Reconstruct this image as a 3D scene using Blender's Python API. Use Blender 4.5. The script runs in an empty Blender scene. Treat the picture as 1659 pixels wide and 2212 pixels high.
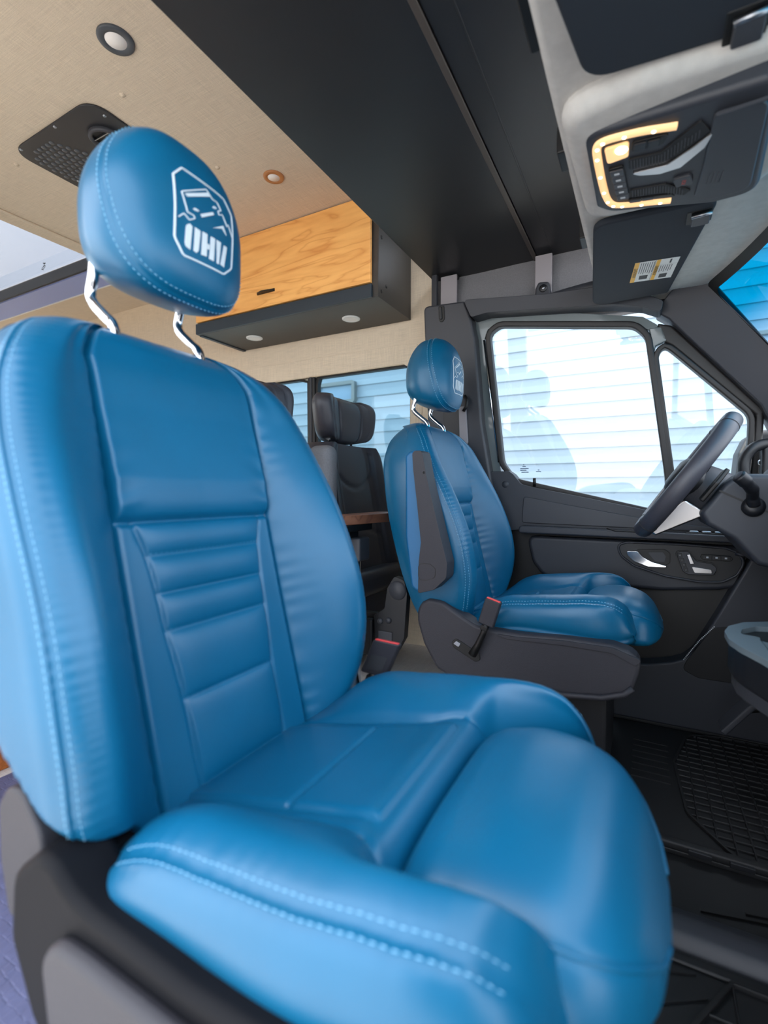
import bpy, bmesh, math, random
import numpy as np
from mathutils import Vector, Matrix
random.seed(7)
S = bpy.context.scene
COL = S.collection
PI = math.pi
R = math.radians

# ------------------------------------------------------------------ camera
cam = bpy.data.cameras.new('camera'); camo = bpy.data.objects.new('camera', cam); COL.objects.link(camo)
cam.sensor_fit = 'VERTICAL'; cam.sensor_height = 36.0
cam.lens = 1050.0 / 2212.0 * 36.0
cam.clip_start = 0.02; cam.clip_end = 200
camo.location = (0.0, -0.96, 0.75)
camo.rotation_euler = (R(90 - 2.348), 0, math.atan(0.5386))
cam.dof.use_dof = True; cam.dof.focus_distance = 1.45; cam.dof.aperture_fstop = 2.8
S.camera = camo

# ------------------------------------------------------------------ sky, sun, exposure
world = bpy.data.worlds.new('world'); S.world = world; world.use_nodes = True
wn = world.node_tree.nodes; wl = world.node_tree.links; wn.clear()
wo = wn.new('ShaderNodeOutputWorld'); bg = wn.new('ShaderNodeBackground'); sky = wn.new('ShaderNodeTexSky')
sky.sky_type = 'NISHITA'; sky.sun_disc = False; sky.sun_elevation = R(48); sky.sun_rotation = R(-90)
sky.air_density = 1.0; sky.dust_density = 3.0; sky.ozone_density = 1.0
mixw = wn.new('ShaderNodeMix'); mixw.data_type = 'RGBA'; mixw.inputs[0].default_value = 0.7
mixw.inputs[7].default_value = (6.6, 6.8, 7.2, 1)
wl.new(sky.outputs[0], mixw.inputs[6]); wl.new(mixw.outputs[2], bg.inputs[0])
bg.inputs[1].default_value = 0.30
wl.new(bg.outputs[0], wo.inputs[0])
sun = bpy.data.lights.new('sun', 'SUN'); sun.energy = 3.2; sun.angle = R(0.6); sun.color = (1.0, 0.95, 0.88)
suno = bpy.data.objects.new('sun', sun); COL.objects.link(suno)
suno.rotation_euler = Vector((0.62, 0.06, -0.78)).to_track_quat('-Z', 'Y').to_euler()
suno.location = (-4, -1, 6)
S.view_settings.view_transform = 'Standard'; S.view_settings.look = 'None'
S.view_settings.gamma = 1.0; S.view_settings.use_curve_mapping = False
S.view_settings.exposure = 1.45
S.cycles.max_bounces = 10; S.cycles.diffuse_bounces = 6; S.cycles.transparent_max_bounces = 16
S.cycles.caustics_reflective = False; S.cycles.caustics_refractive = False

# ------------------------------------------------------------------ materials
def lin(c):
    return tuple(((v / 255) / 12.92 if v / 255 <= .04045 else ((v / 255 + .055) / 1.055) ** 2.4) for v in c)
M = {}
def mat(name, col, rough=.5, metal=0.0, spec=.5, noise=None, bump=None, emit=None, emit_s=0, coat=0, sheen=0):
    m = bpy.data.materials.new(name); m.use_nodes = True
    nt = m.node_tree; b = nt.nodes['Principled BSDF']
    c = lin(col)
    b.inputs['Base Color'].default_value = (*c, 1)
    b.inputs['Roughness'].default_value = rough
    b.inputs['Metallic'].default_value = metal
    b.inputs['Specular IOR Level'].default_value = spec
    if coat: b.inputs['Coat Weight'].default_value = coat
    if sheen: b.inputs['Sheen Weight'].default_value = sheen
    if emit:
        b.inputs['Emission Color'].default_value = (*lin(emit), 1); b.inputs['Emission Strength'].default_value = emit_s
    tc = nt.nodes.new('ShaderNodeTexCoord')
    if noise:
        sc, amt = noise
        n = nt.nodes.new('ShaderNodeTexNoise'); n.inputs['Scale'].default_value = sc; n.inputs['Detail'].default_value = 4
        nt.links.new(tc.outputs['Object'], n.inputs['Vector'])
        r = nt.nodes.new('ShaderNodeMapRange'); r.inputs[1].default_value = .3; r.inputs[2].default_value = .7
        r.inputs[3].default_value = 1 - amt; r.inputs[4].default_value = 1 + amt
        nt.links.new(n.outputs[0], r.inputs[0])
        v = nt.nodes.new('ShaderNodeVectorMath'); v.operation = 'SCALE'; v.inputs[0].default_value = c
        nt.links.new(r.outputs[0], v.inputs['Scale']); nt.links.new(v.outputs[0], b.inputs['Base Color'])
    if bump:
        sc, st, dist = bump
        n = nt.nodes.new('ShaderNodeTexNoise'); n.inputs['Scale'].default_value = sc; n.inputs['Detail'].default_value = 2
        nt.links.new(tc.outputs['Object'], n.inputs['Vector'])
        bp = nt.nodes.new('ShaderNodeBump'); bp.inputs['Strength'].default_value = st; bp.inputs['Distance'].default_value = dist
        nt.links.new(n.outputs[0], bp.inputs['Height']); nt.links.new(bp.outputs[0], b.inputs['Normal'])
    M[name] = m
    return m

mat('leather', (5, 90, 127), .36, spec=.55, noise=(9, .06), bump=(700, .12, .0006))
mat('stitch', (112, 168, 200), .6)
mat('logo_thread', (215, 224, 230), .6, bump=(900, .3, .0005))
mat('visor', (36, 42, 50), .75, spec=.3, bump=(1200, .2, .0004))
mat('black_leather', (58, 59, 67), .42, bump=(600, .12, .0006))
mat('plastic', (54, 56, 62), .48, bump=(1400, .25, .0005))
mat('plastic_soft', (47, 50, 57), .5, bump=(1200, .15, .0004))
mat('plastic_grain', (50, 50, 56), .5, spec=.35, bump=(900, .5, .0008))
mat('plastic_dark', (18, 20, 25), .45, bump=(1200, .15, .0004))
mat('seat_base', (12, 14, 19), .6, spec=.12, bump=(1200, .15, .0004))
mat('rubber', (20, 21, 23), .55, bump=(900, .2, .0005))
mat('black', (9, 9, 10), .5)
mat('seal', (38, 36, 36), .5)
mat('door_paint', (96, 106, 108), .22, spec=.6, coat=.4)
mat('chrome', (222, 226, 232), .08, metal=1)
mat('satin', (190, 190, 192), .28, metal=1)
mat('steel', (160, 165, 172), .3, metal=1)
mat('shelf_black', (33, 34, 37), .42, noise=(3, .05))
mat('shelf_rib', (72, 66, 62), .5)
mat('headliner', (190, 188, 184), .9, noise=(60, .06), bump=(900, .5, .0012))
mat('headliner_side', (122, 122, 126), .9, noise=(300, .10), bump=(900, .5, .0012))
mat('strap_grey', (150, 146, 150), .6)
mat('cab_dark', (62, 60, 58), .5, noise=(20, .04))
mat('cab_edge', (40, 52, 62), .45, bump=(900, .2, .0005))
mat('white_plastic', (225, 225, 222), .4)
mat('diffuser', (238, 234, 230), .5)
mat('grey_ring', (70, 74, 80), .45)
mat('copper_ring', (176, 118, 72), .4)
mat('metal_plate', (34, 35, 40), .42, noise=(30, .08))
mat('red', (225, 70, 70), .4)
mat('sticker', (220, 222, 220), .5)
mat('yellow', (232, 176, 60), .5)
mat('ink', (50, 52, 56), .6)
mat('badge', (92, 110, 132), .35)
mat('floor_light', (150, 150, 152), .7, noise=(40, .12))
mat('concrete', (190, 186, 180), .9, noise=(3, .08))
mat('siding', (134, 152, 166), .6, noise=(2.5, .03))
mat('house_window', (120, 150, 175), .2)
mat('frame_blue', (140, 156, 210), .4)
mat('table_edge', (150, 100, 66), .5, noise=(30, .2))
mat('epoxy', (30, 70, 130), .2)
mat('belt', (36, 37, 41), .7, bump=(500, .3, .0006))
mat('speaker', (16, 17, 20), .6)
mat('cup_grey', (104, 116, 122), .5, bump=(900, .2, .0004))
mat('led', (235, 196, 150), .4, emit=(255, 196, 130), emit_s=.32)
mat('led_hot', (255, 245, 230), .4, emit=(255, 232, 190), emit_s=2.2)
mat('armpad', (8, 94, 142), .42, bump=(700, .12, .0006))
mat('print_grey', (190, 194, 198), .6)
mat('red_print', (200, 60, 50), .5)

for k_ in ('leather', 'armpad'): M[k_].node_tree.nodes['Principled BSDF'].inputs['Specular Tint'].default_value = (.88, .95, 1, 1)

def fabric(name, col, scale=640, amt=.17):
    m = mat(name, col, .95, spec=.2)
    nt = m.node_tree; b = nt.nodes['Principled BSDF']
    tc = nt.nodes.new('ShaderNodeTexCoord')
    tot = None
    vals = []
    for vec in ((14, scale, scale), (scale, 14, scale), (scale, scale, 14)):
        mp = nt.nodes.new('ShaderNodeMapping'); mp.inputs['Scale'].default_value = vec
        n = nt.nodes.new('ShaderNodeTexNoise'); n.inputs['Scale'].default_value = 1.0; n.inputs['Detail'].default_value = 2
        nt.links.new(tc.outputs['Object'], mp.inputs[0]); nt.links.new(mp.outputs[0], n.inputs['Vector'])
        vals.append(n.outputs[0])
    a1 = nt.nodes.new('ShaderNodeMath'); a1.operation = 'ADD'; nt.links.new(vals[0], a1.inputs[0]); nt.links.new(vals[1], a1.inputs[1])
    a2 = nt.nodes.new('ShaderNodeMath'); a2.operation = 'ADD'; nt.links.new(a1.outputs[0], a2.inputs[0]); nt.links.new(vals[2], a2.inputs[1])
    r = nt.nodes.new('ShaderNodeMapRange'); r.inputs[1].default_value = 1.1; r.inputs[2].default_value = 1.9
    r.inputs[3].default_value = 1 - amt; r.inputs[4].default_value = 1 + amt; nt.links.new(a2.outputs[0], r.inputs[0])
    v = nt.nodes.new('ShaderNodeVectorMath'); v.operation = 'SCALE'; v.inputs[0].default_value = lin(col)
    nt.links.new(r.outputs[0], v.inputs['Scale']); nt.links.new(v.outputs[0], b.inputs['Base Color'])
    bp = nt.nodes.new('ShaderNodeBump'); bp.inputs['Strength'].default_value = .3; bp.inputs['Distance'].default_value = .0008
    nt.links.new(a2.outputs[0], bp.inputs['Height']); nt.links.new(bp.outputs[0], b.inputs['Normal'])
    return m
fabric('linen', (208, 193, 172))
fabric('linen_wall', (226, 210, 186))
fabric('woven_floor', (214, 210, 206))

def wood(name, c1, c2, sc=(1.6, 9, 9)):
    m = mat(name, c1, .42)
    nt = m.node_tree; b = nt.nodes['Principled BSDF']
    tc = nt.nodes.new('ShaderNodeTexCoord')
    mp = nt.nodes.new('ShaderNodeMapping'); mp.inputs['Scale'].default_value = sc
    nt.links.new(tc.outputs['Object'], mp.inputs[0])
    n = nt.nodes.new('ShaderNodeTexNoise'); n.inputs['Scale'].default_value = 1.3; n.inputs['Detail'].default_value = 3; n.inputs['Distortion'].default_value = .6
    nt.links.new(mp.outputs[0], n.inputs['Vector'])
    mul = nt.nodes.new('ShaderNodeMath'); mul.operation = 'MULTIPLY'; mul.inputs[1].default_value = 16
    fr = nt.nodes.new('ShaderNodeMath'); fr.operation = 'PINGPONG'; fr.inputs[1].default_value = 1
    nt.links.new(n.outputs[0], mul.inputs[0]); nt.links.new(mul.outputs[0], fr.inputs[0])
    pw = nt.nodes.new('ShaderNodeMath'); pw.operation = 'POWER'; pw.inputs[1].default_value = 5
    nt.links.new(fr.outputs[0], pw.inputs[0])
    n2 = nt.nodes.new('ShaderNodeTexNoise'); n2.inputs['Scale'].default_value = 6; n2.inputs['Detail'].default_value = 5
    nt.links.new(mp.outputs[0], n2.inputs['Vector'])
    ad = nt.nodes.new('ShaderNodeMath'); ad.operation = 'MULTIPLY_ADD'; ad.inputs[1].default_value = .55
    nt.links.new(pw.outputs[0], ad.inputs[0])
    sb = nt.nodes.new('ShaderNodeMapRange'); sb.inputs[1].default_value = .35; sb.inputs[2].default_value = .7; sb.inputs[3].default_value = 0; sb.inputs[4].default_value = .38
    nt.links.new(n2.outputs[0], sb.inputs[0]); nt.links.new(sb.outputs[0], ad.inputs[2])
    mx = nt.nodes.new('ShaderNodeMix'); mx.data_type = 'RGBA'
    mx.inputs[6].default_value = (*lin(c1), 1); mx.inputs[7].default_value = (*lin(c2), 1)
    nt.links.new(ad.outputs[0], mx.inputs[0]); nt.links.new(mx.outputs[2], b.inputs['Base Color'])
    return m
wood('cherry', (250, 190, 112), (212, 138, 70), (1.1, 9, 7))
wood('walnut', (156, 104, 78), (96, 58, 42), (9, 2, 9))
wood('galley_wood', (206, 120, 56), (150, 80, 34))

def glass(name, tint, refl=.07, band=False):
    m = bpy.data.materials.new(name); m.use_nodes = True
    nt = m.node_tree; nt.nodes.clear()
    out = nt.nodes.new('ShaderNodeOutputMaterial'); mix = nt.nodes.new('ShaderNodeMixShader')
    tr = nt.nodes.new('ShaderNodeBsdfTransparent'); gl = nt.nodes.new('ShaderNodeBsdfGlossy')
    gl.inputs['Roughness'].default_value = 0.0
    tr.inputs[0].default_value = (*tint, 1)
    lw = nt.nodes.new('ShaderNodeLayerWeight'); lw.inputs[0].default_value = .5      # Schlick reflectance, same from both sides
    pw = nt.nodes.new('ShaderNodeMath'); pw.operation = 'POWER'; pw.inputs[1].default_value = 5
    mu = nt.nodes.new('ShaderNodeMath'); mu.operation = 'MULTIPLY_ADD'; mu.inputs[1].default_value = .9; mu.inputs[2].default_value = refl
    nt.links.new(lw.outputs['Facing'], pw.inputs[0]); nt.links.new(pw.outputs[0], mu.inputs[0]); nt.links.new(mu.outputs[0], mix.inputs[0])
    nt.links.new(tr.outputs[0], mix.inputs[1]); nt.links.new(gl.outputs[0], mix.inputs[2]); nt.links.new(mix.outputs[0], out.inputs[0])
    if band:   # factory sun-shade band along the top of the windscreen
        tc = nt.nodes.new('ShaderNodeTexCoord'); sp = nt.nodes.new('ShaderNodeSeparateXYZ')
        nt.links.new(tc.outputs['UV'], sp.inputs[0])
        mr = nt.nodes.new('ShaderNodeMapRange'); mr.inputs[1].default_value = band[0]; mr.inputs[2].default_value = band[1]
        mr.interpolation_type = 'SMOOTHSTEP'
        nt.links.new(sp.outputs[1], mr.inputs[0])
        mx = nt.nodes.new('ShaderNodeMix'); mx.data_type = 'RGBA'
        mx.inputs[6].default_value = (*band[2], 1); mx.inputs[7].default_value = (*tint, 1)
        nt.links.new(mr.outputs[0], mx.inputs[0]); nt.links.new(mx.outputs[2], tr.inputs[0])
    M[name] = m
glass('glass', (.95, .975, .98), .07)
glass('glass_dark', (.60, .72, .76), .03)
glass('glass_roof', (.36, .375, .395), .03)
glass('windshield', (.96, .98, .985), .04, band=(.10, .34, (.0, .30, .50)))

# hex-embossed rear vinyl floor
def hex_floor():
    m = mat('vinyl', (98, 106, 142), .5, spec=.5, noise=(60, .1))
    nt = m.node_tree; b = nt.nodes['Principled BSDF']; tc = nt.nodes.new('ShaderNodeTexCoord')
    v = nt.nodes.new('ShaderNodeTexVoronoi'); v.inputs['Scale'].default_value = 70; v.inputs['Randomness'].default_value = .25
    v.feature = 'DISTANCE_TO_EDGE'
    nt.links.new(tc.outputs['Object'], v.inputs['Vector'])
    r = nt.nodes.new('ShaderNodeMapRange'); r.inputs[1].default_value = 0; r.inputs[2].default_value = .15
    nt.links.new(v.outputs[0], r.inputs[0])
    bp = nt.nodes.new('ShaderNodeBump'); bp.inputs['Strength'].default_value = .5; bp.inputs['Distance'].default_value = .001
    nt.links.new(r.outputs[0], bp.inputs['Height']); nt.links.new(bp.outputs[0], b.inputs['Normal'])
hex_floor()

# ------------------------------------------------------------------ helpers
OFF = {}
def off(p):
    return OFF.get(p.name, Vector((0, 0, 0))) if p else Vector((0, 0, 0))
def link(o, parent):
    COL.objects.link(o)
    if parent:
        o.parent = parent; OFF[o.name] = off(parent)
    return o
def tag(o, label=None, cat=None, group=None, kind=None):
    if label: o['label'] = label
    if cat: o['category'] = cat
    if group: o['group'] = group
    if kind: o['kind'] = kind
    return o
def thing(name, label, cat, loc=(0, 0, 0), group=None, kind=None):
    e = bpy.data.objects.new(name, None); COL.objects.link(e); e.location = loc; e.empty_display_size = .05
    OFF[e.name] = Vector(loc)
    return tag(e, label, cat, group, kind)
def me_from(name, V, F, mt, smooth=True):
    me = bpy.data.meshes.new(name)
    me.from_pydata([tuple(map(float, v)) for v in V], [], [tuple(f) for f in F]); me.update()
    if mt: me.materials.append(M[mt])
    if smooth: me.polygons.foreach_set('use_smooth', [True] * len(me.polygons))
    return me
def fixn(me):
    bm = bmesh.new(); bm.from_mesh(me); bmesh.ops.recalc_face_normals(bm, faces=bm.faces[:]); bm.to_mesh(me); bm.free()
def obj(name, V, F, mt, parent=None, smooth=False, bevel=0, seg=2, sub=0, fix=True, local=False):
    o0 = Vector((0, 0, 0)) if local else off(parent)
    V = [(v[0] - o0.x, v[1] - o0.y, v[2] - o0.z) for v in V]
    me = me_from(name, V, F, mt, smooth or bevel > 0)
    if fix: fixn(me)
    o = bpy.data.objects.new(name, me); link(o, parent)
    if bevel:
        b = o.modifiers.new('bevel', 'BEVEL'); b.width = bevel; b.segments = seg; b.limit_method = 'ANGLE'; b.angle_limit = R(28)
        b.harden_normals = False
        w = o.modifiers.new('wn', 'WEIGHTED_NORMAL'); w.keep_sharp = True
    if sub:
        s = o.modifiers.new('sub', 'SUBSURF'); s.levels = sub; s.render_levels = sub
    return o
def share(name, me, parent=None, loc=(0, 0, 0), rot=(0, 0, 0), scl=(1, 1, 1), local=True):
    o = bpy.data.objects.new(name, me); link(o, parent)
    l = Vector(loc) - (Vector((0, 0, 0)) if local else off(parent))
    o.location = l; o.rotation_euler = rot; o.scale = scl
    return o
def box_vf(x0, x1, y0, y1, z0, z1):
    V = [(x, y, z) for x in (x0, x1) for y in (y0, y1) for z in (z0, z1)]
    F = [(0, 1, 3, 2), (4, 6, 7, 5), (0, 4, 5, 1), (2, 3, 7, 6), (0, 2, 6, 4), (1, 5, 7, 3)]
    return V, F
def box(name, x, y, z, mt, parent=None, bevel=0, seg=2):
    V, F = box_vf(*x, *y, *z)
    return obj(name, V, F, mt, parent, bevel=bevel, seg=seg)
def rpoly(P, r, n=5):
    """round the corners of a 2-D polygon; r one number or one per corner"""
    out = []; N = len(P)
    rr = r if isinstance(r, (list, tuple)) else [r] * N
    for i in range(N):
        a = np.array(P[i - 1], float); b = np.array(P[i], float); c = np.array(P[(i + 1) % N], float)
        u = a - b; v = c - b; lu = np.linalg.norm(u); lv = np.linalg.norm(v)
        if rr[i] <= 0 or lu < 1e-6 or lv < 1e-6: out.append(tuple(b)); continue
        u /= lu; v /= lv
        ang = math.acos(max(-1, min(1, float(u @ v))))
        if ang > R(176): out.append(tuple(b)); continue
        d = min(rr[i] / math.tan(ang / 2), lu * .48, lv * .48)
        p0 = b + u * d; p1 = b + v * d
        for k in range(n + 1):
            t = k / n; out.append(tuple((1 - t) ** 2 * p0 + 2 * t * (1 - t) * b + t * t * p1))
    return out
def prism(name, P, fn, d0, d1, mt, parent=None, bevel=0, seg=2, smooth=False):
    n = len(P)
    V = [fn(a, b, d0) for a, b in P] + [fn(a, b, d1) for a, b in P]
    F = [tuple(range(n)), tuple(range(2 * n - 1, n - 1, -1))] + [(i, (i + 1) % n, n + (i + 1) % n, n + i) for i in range(n)]
    return obj(name, V, F, mt, parent, smooth=smooth, bevel=bevel, seg=seg)
XZ = lambda x, z, d: (x, d, z)
XY = lambda x, y, d: (x, y, d)
YZ = lambda y, z, d: (d, y, z)
SL = lambda x, z, d: (x, d - .1 * (z - .7), z)      # the driver's door leans in by a tenth of its height
def resamp(P, n, closed=True):
    P = np.array(P, float)
    Q = np.vstack([P, P[:1]]) if closed else P
    s = np.r_[0, np.cumsum(np.linalg.norm(np.diff(Q, axis=0), axis=1))]
    t = np.linspace(0, s[-1], n, endpoint=not closed)
    return np.stack([np.interp(t, s, Q[:, k]) for k in range(Q.shape[1])], 1)
def offset_poly(P, d):
    P = np.array(P, float); n = len(P)
    area = .5 * sum(P[i][0] * P[(i + 1) % n][1] - P[(i + 1) % n][0] * P[i][1] for i in range(n))
    t = np.roll(P, -1, 0) - np.roll(P, 1, 0); t /= np.maximum(np.linalg.norm(t, axis=1, keepdims=True), 1e-9)
    nrm = np.stack([t[:, 1], -t[:, 0]], 1) * (1 if area > 0 else -1)
    return P + nrm * d
def ringplate(name, A, B, fn, d0, d1, mt, parent=None, bevel=0, seg=2):
    """frame between two loops of the same length"""
    n = len(A)
    V = [fn(*a, d0) for a in A] + [fn(*b, d0) for b in B] + [fn(*a, d1) for a in A] + [fn(*b, d1) for b in B]
    F = []
    for i in range(n):
        j = (i + 1) % n
        F += [(i, j, n + j, n + i), (2 * n + i, 3 * n + i, 3 * n + j, 2 * n + j), (i, 2 * n + i, 2 * n + j, j), (n + i, n + j, 3 * n + j, 3 * n + i)]
    return obj(name, V, F, mt, parent, bevel=bevel, seg=seg, smooth=bevel > 0)
def catmull(P, per, closed=False):
    P = [np.array(p, float) for p in P]; N = len(P); out = []
    rng = range(N if closed else N - 1)
    for i in rng:
        p1 = P[i]; p2 = P[(i + 1) % N]
        p0 = P[i - 1] if (i > 0 or closed) else 2 * p1 - p2
        p3 = P[(i + 2) % N] if (i + 2 < N or closed) else 2 * p2 - p1
        k = per[i] if isinstance(per, (list, tuple)) else per
        for j in range(k):
            t = j / k
            out.append(.5 * ((2 * p1) + (-p0 + p2) * t + (2 * p0 - 5 * p1 + 4 * p2 - p3) * t * t + (-p0 + 3 * p1 - 3 * p2 + p3) * t ** 3))
    if not closed: out.append(P[-1])
    return np.array(out)
def tube_vf(path, r, n=12, closed=False):
    P = [Vector(p) for p in path]; N = len(P); rr = r if isinstance(r, (list, tuple, np.ndarray)) else [r] * N
    V = []; F = []; up = None
    for i in range(N):
        t = (P[(i + 1) % N] - P[i - 1]) if closed else (P[min(i + 1, N - 1)] - P[max(i - 1, 0)])
        t.normalize()
        if up is None: up = t.orthogonal().normalized()
        up = (up - t * up.dot(t)).normalized(); w = t.cross(up)
        for k in range(n):
            a = 2 * PI * k / n; V.append(P[i] + (up * math.cos(a) + w * math.sin(a)) * rr[i])
    for i in range(N if closed else N - 1):
        j = (i + 1) % N
        for k in range(n): F.append((i * n + k, i * n + (k + 1) % n, j * n + (k + 1) % n, j * n + k))
    if not closed: F += [tuple(range(n)), tuple(range((N - 1) * n, N * n))]
    return V, F
def tube(name, path, r, mt, parent=None, n=12, closed=False):
    V, F = tube_vf(path, r, n, closed)
    return obj(name, V, F, mt, parent, smooth=True)
def lathe_vf(prof, n=32):
    V = []; F = []; m = len(prof)
    for k in range(n):
        a = 2 * PI * k / n
        for r, z in prof: V.append((r * math.cos(a), r * math.sin(a), z))
    for k in range(n):
        j = (k + 1) % n
        for i in range(m - 1): F.append((k * m + i, j * m + i, j * m + i + 1, k * m + i + 1))
    return V, F
def place(V, loc, xa, ya, za):
    loc = Vector(loc); xa, ya, za = Vector(xa), Vector(ya), Vector(za)
    return [loc + xa * v[0] + ya * v[1] + za * v[2] for v in V]
def lathe(name, prof, loc, axis, mt, parent=None, n=32):
    za = Vector(axis).normalized(); xa = za.orthogonal().normalized(); ya = za.cross(xa)
    V, F = lathe_vf(prof, n)
    return obj(name, place(V, loc, xa, ya, za), F, mt, parent, smooth=True)
def grid_faces(m, n, wrap=False):
    return [(i * n + j, i * n + (j + 1) % n, (i + 1) * n + (j + 1) % n, (i + 1) * n + j) for i in range(m - 1) for j in range(n if wrap else n - 1)]
def text_obj(name, s, size, loc, xa, ya, mt, parent=None, align='CENTER'):
    cu = bpy.data.curves.new(name, 'FONT'); cu.body = s; cu.size = size; cu.align_x = align; cu.align_y = 'CENTER'
    t = bpy.data.objects.new('tmp', cu); COL.objects.link(t)
    dg = bpy.context.evaluated_depsgraph_get(); me = t.evaluated_get(dg).to_mesh()
    V = [v.co.copy() for v in me.vertices]; F = [tuple(p.vertices) for p in me.polygons]
    t.evaluated_get(dg).to_mesh_clear(); bpy.data.objects.remove(t)
    xa = Vector(xa).normalized(); ya = Vector(ya).normalized(); za = xa.cross(ya)
    if not V: return None
    return obj(name, place(V, loc, xa, ya, za), F, mt, parent, fix=False)
def interp(x, T):
    return float(np.interp(x, [a for a, _ in T], [b for _, b in T]))
def smooth_tab(T):
    """monotone-ish smooth table lookup (Catmull-Rom through the table)"""
    xs = np.array([a for a, _ in T]); ys = np.array([b for _, b in T])
    m = np.gradient(ys, xs)
    def f(x):
        x = np.clip(x, xs[0], xs[-1]); i = np.clip(np.searchsorted(xs, x) - 1, 0, len(xs) - 2)
        h = xs[i + 1] - xs[i]; t = (x - xs[i]) / h
        return ((2 * t ** 3 - 3 * t ** 2 + 1) * ys[i] + (t ** 3 - 2 * t ** 2 + t) * h * m[i] + (-2 * t ** 3 + 3 * t ** 2) * ys[i + 1] + (t ** 3 - t ** 2) * h * m[i + 1])
    return f
# ================================================================== SETTING
def struct(o, label, cat):
    return tag(o, label, cat, kind='structure')
# cab floor and raised rear floor
struct(box('floor', (-.78, 1.1), (-.93, .90), (-.04, 0), 'rubber'), 'dark rubber floor of the driving cab', 'floor')
struct(box('floor_rear', (-4.3, -.42), (-.93, .90), (.02, .12), 'woven_floor'), 'light grey woven floor behind the front seats', 'floor')
tag(box('entry_mat', (-1.235, -.50), (-.87, -.36), (.12, .125), 'vinyl', None, bevel=.002), 'blue-violet mat with hexagon texture on the floor beside the passenger seat', 'floor mat')
# ceiling with the roof-light opening
def plate_hole(name, X, Y, hx, hy, z0, z1, mt, parent=None):
    xs = [X[0], hx[0], hx[1], X[1]]; ys = [Y[0], hy[0], hy[1], Y[1]]
    V = [(x, y, z) for z in (z0, z1) for x in xs for y in ys]; F = []
    ix = lambda k, i, j: k * 16 + i * 4 + j
    for i in range(3):
        for j in range(3):
            if i == 1 and j == 1: continue
            F += [(ix(0, i, j), ix(0, i + 1, j), ix(0, i + 1, j + 1), ix(0, i, j + 1)), (ix(1, i, j), ix(1, i, j + 1), ix(1, i + 1, j + 1), ix(1, i + 1, j))]
    for a, b in (((1, 1), (2, 1)), ((2, 1), (2, 2)), ((2, 2), (1, 2)), ((1, 2), (1, 1)), ((0, 0), (3, 0)), ((3, 0), (3, 3)), ((3, 3), (0, 3)), ((0, 3), (0, 0))):
        if a in ((1, 1), (2, 1), (2, 2), (1, 2)) and b in ((1, 1), (2, 1), (2, 2), (1, 2)):
            F.append((ix(0, *a), ix(0, *b), ix(1, *b), ix(1, *a)))
    for i in range(3):
        F += [(ix(0, i, 0), ix(0, i + 1, 0), ix(1, i + 1, 0), ix(1, i, 0)), (ix(0, i, 3), ix(0, i + 1, 3), ix(1, i + 1, 3), ix(1, i, 3)),
              (ix(0, 0, i), ix(0, 0, i + 1), ix(1, 0, i + 1), ix(1, 0, i)), (ix(0, 3, i), ix(0, 3, i + 1), ix(1, 3, i + 1), ix(1, 3, i))]
    return obj(name, V, F, mt, parent)
ceil = plate_hole('ceiling', (-4.3, -.55), (-.93, .90), (-3.75, -2.215), (-.44, .44), 1.80, 1.86, 'linen')
struct(ceil, 'beige linen ceiling of the camper', 'ceiling')
box('edge_welt', (-2.15, -2.125), (-.9, .86), (1.790, 1.801), 'linen', ceil, bevel=.004)
struct(box('ceiling_cab', (-.55, .20), (-.93, .90), (1.66, 1.72), 'headliner_side'), 'dark roof lining above the black overhead shelf', 'ceiling')
# roof light
w = thing('window_1', 'roof window beyond the ceiling vent', 'window', (-2.98, 0, 1.86), kind='structure')
box('pane', (-3.76, -2.2), (-.45, .45), (1.862, 1.868), 'glass_roof', w)
outer = rpoly([(-3.80, -.49), (-2.17, -.49), (-2.17, .49), (-3.80, .49)], .02)
box('gasket', (-3.75, -2.22), (.430, .442), (1.80, 1.85), 'seal', w)
box('frame', (-3.75, -2.215), (.4425, .575), (1.792, 1.7995), 'frame_blue', w)
box('frame_edge', (-3.75, -2.215), (.575, .581), (1.788, 1.7995), 'white_plastic', w)
V = [(-2.60, .372, 1.8612), (-2.585, .380, 1.8612), (-2.61, .388, 1.8612)]; F = [(0, 1, 2)]
for k in range(4):
    x = -2.615 - .018 * k; n0 = len(V); V += [(x, .385 + .006 * k, 1.8612), (x - .010, .389 + .006 * k, 1.8612), (x - .012, .400 + .006 * k, 1.8612), (x - .002, .396 + .006 * k, 1.8612)]; F.append(tuple(range(n0, n0 + 4)))
tag(obj('glass_mark', V, F, 'ink', w, fix=False), 'small black maker mark on the glass', kind='stuff')
# left wall behind the driver, with the sliding window
def wall_hole(name, X, Z, hx, hz, y0, y1, mt, parent=None):
    o = plate_hole(name, X, Z, hx, hz, y0, y1, mt, parent)
    me = o.data
    for v in me.vertices: v.co = Vector((v.co.x, v.co.z, v.co.y))
    fixn(me)
    return o
wl_ = wall_hole('wall_left', (-4.3, -.735), (.10, 1.86), (-2.55, -.852), (.72, 1.272), .850, .90, 'linen_wall')
struct(wl_, 'beige linen side wall with the sliding window', 'wall')
A = resamp(rpoly([(-2.66, .62), (-.80, .62), (-.80, 1.352), (-2.66, 1.352)], .05), 96)
B = resamp(rpoly([(-2.552, .718), (-.852, .718), (-.852, 1.274), (-2.552, 1.274)], .02), 96)
ringplate('window_surround', A, B, XZ, .8465, .8500, 'linen_wall', wl_, bevel=.001)
w = thing('window_2', 'sliding side window with black frame behind the driver seat', 'window', (-1.7, .86, .72), kind='structure')
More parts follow.
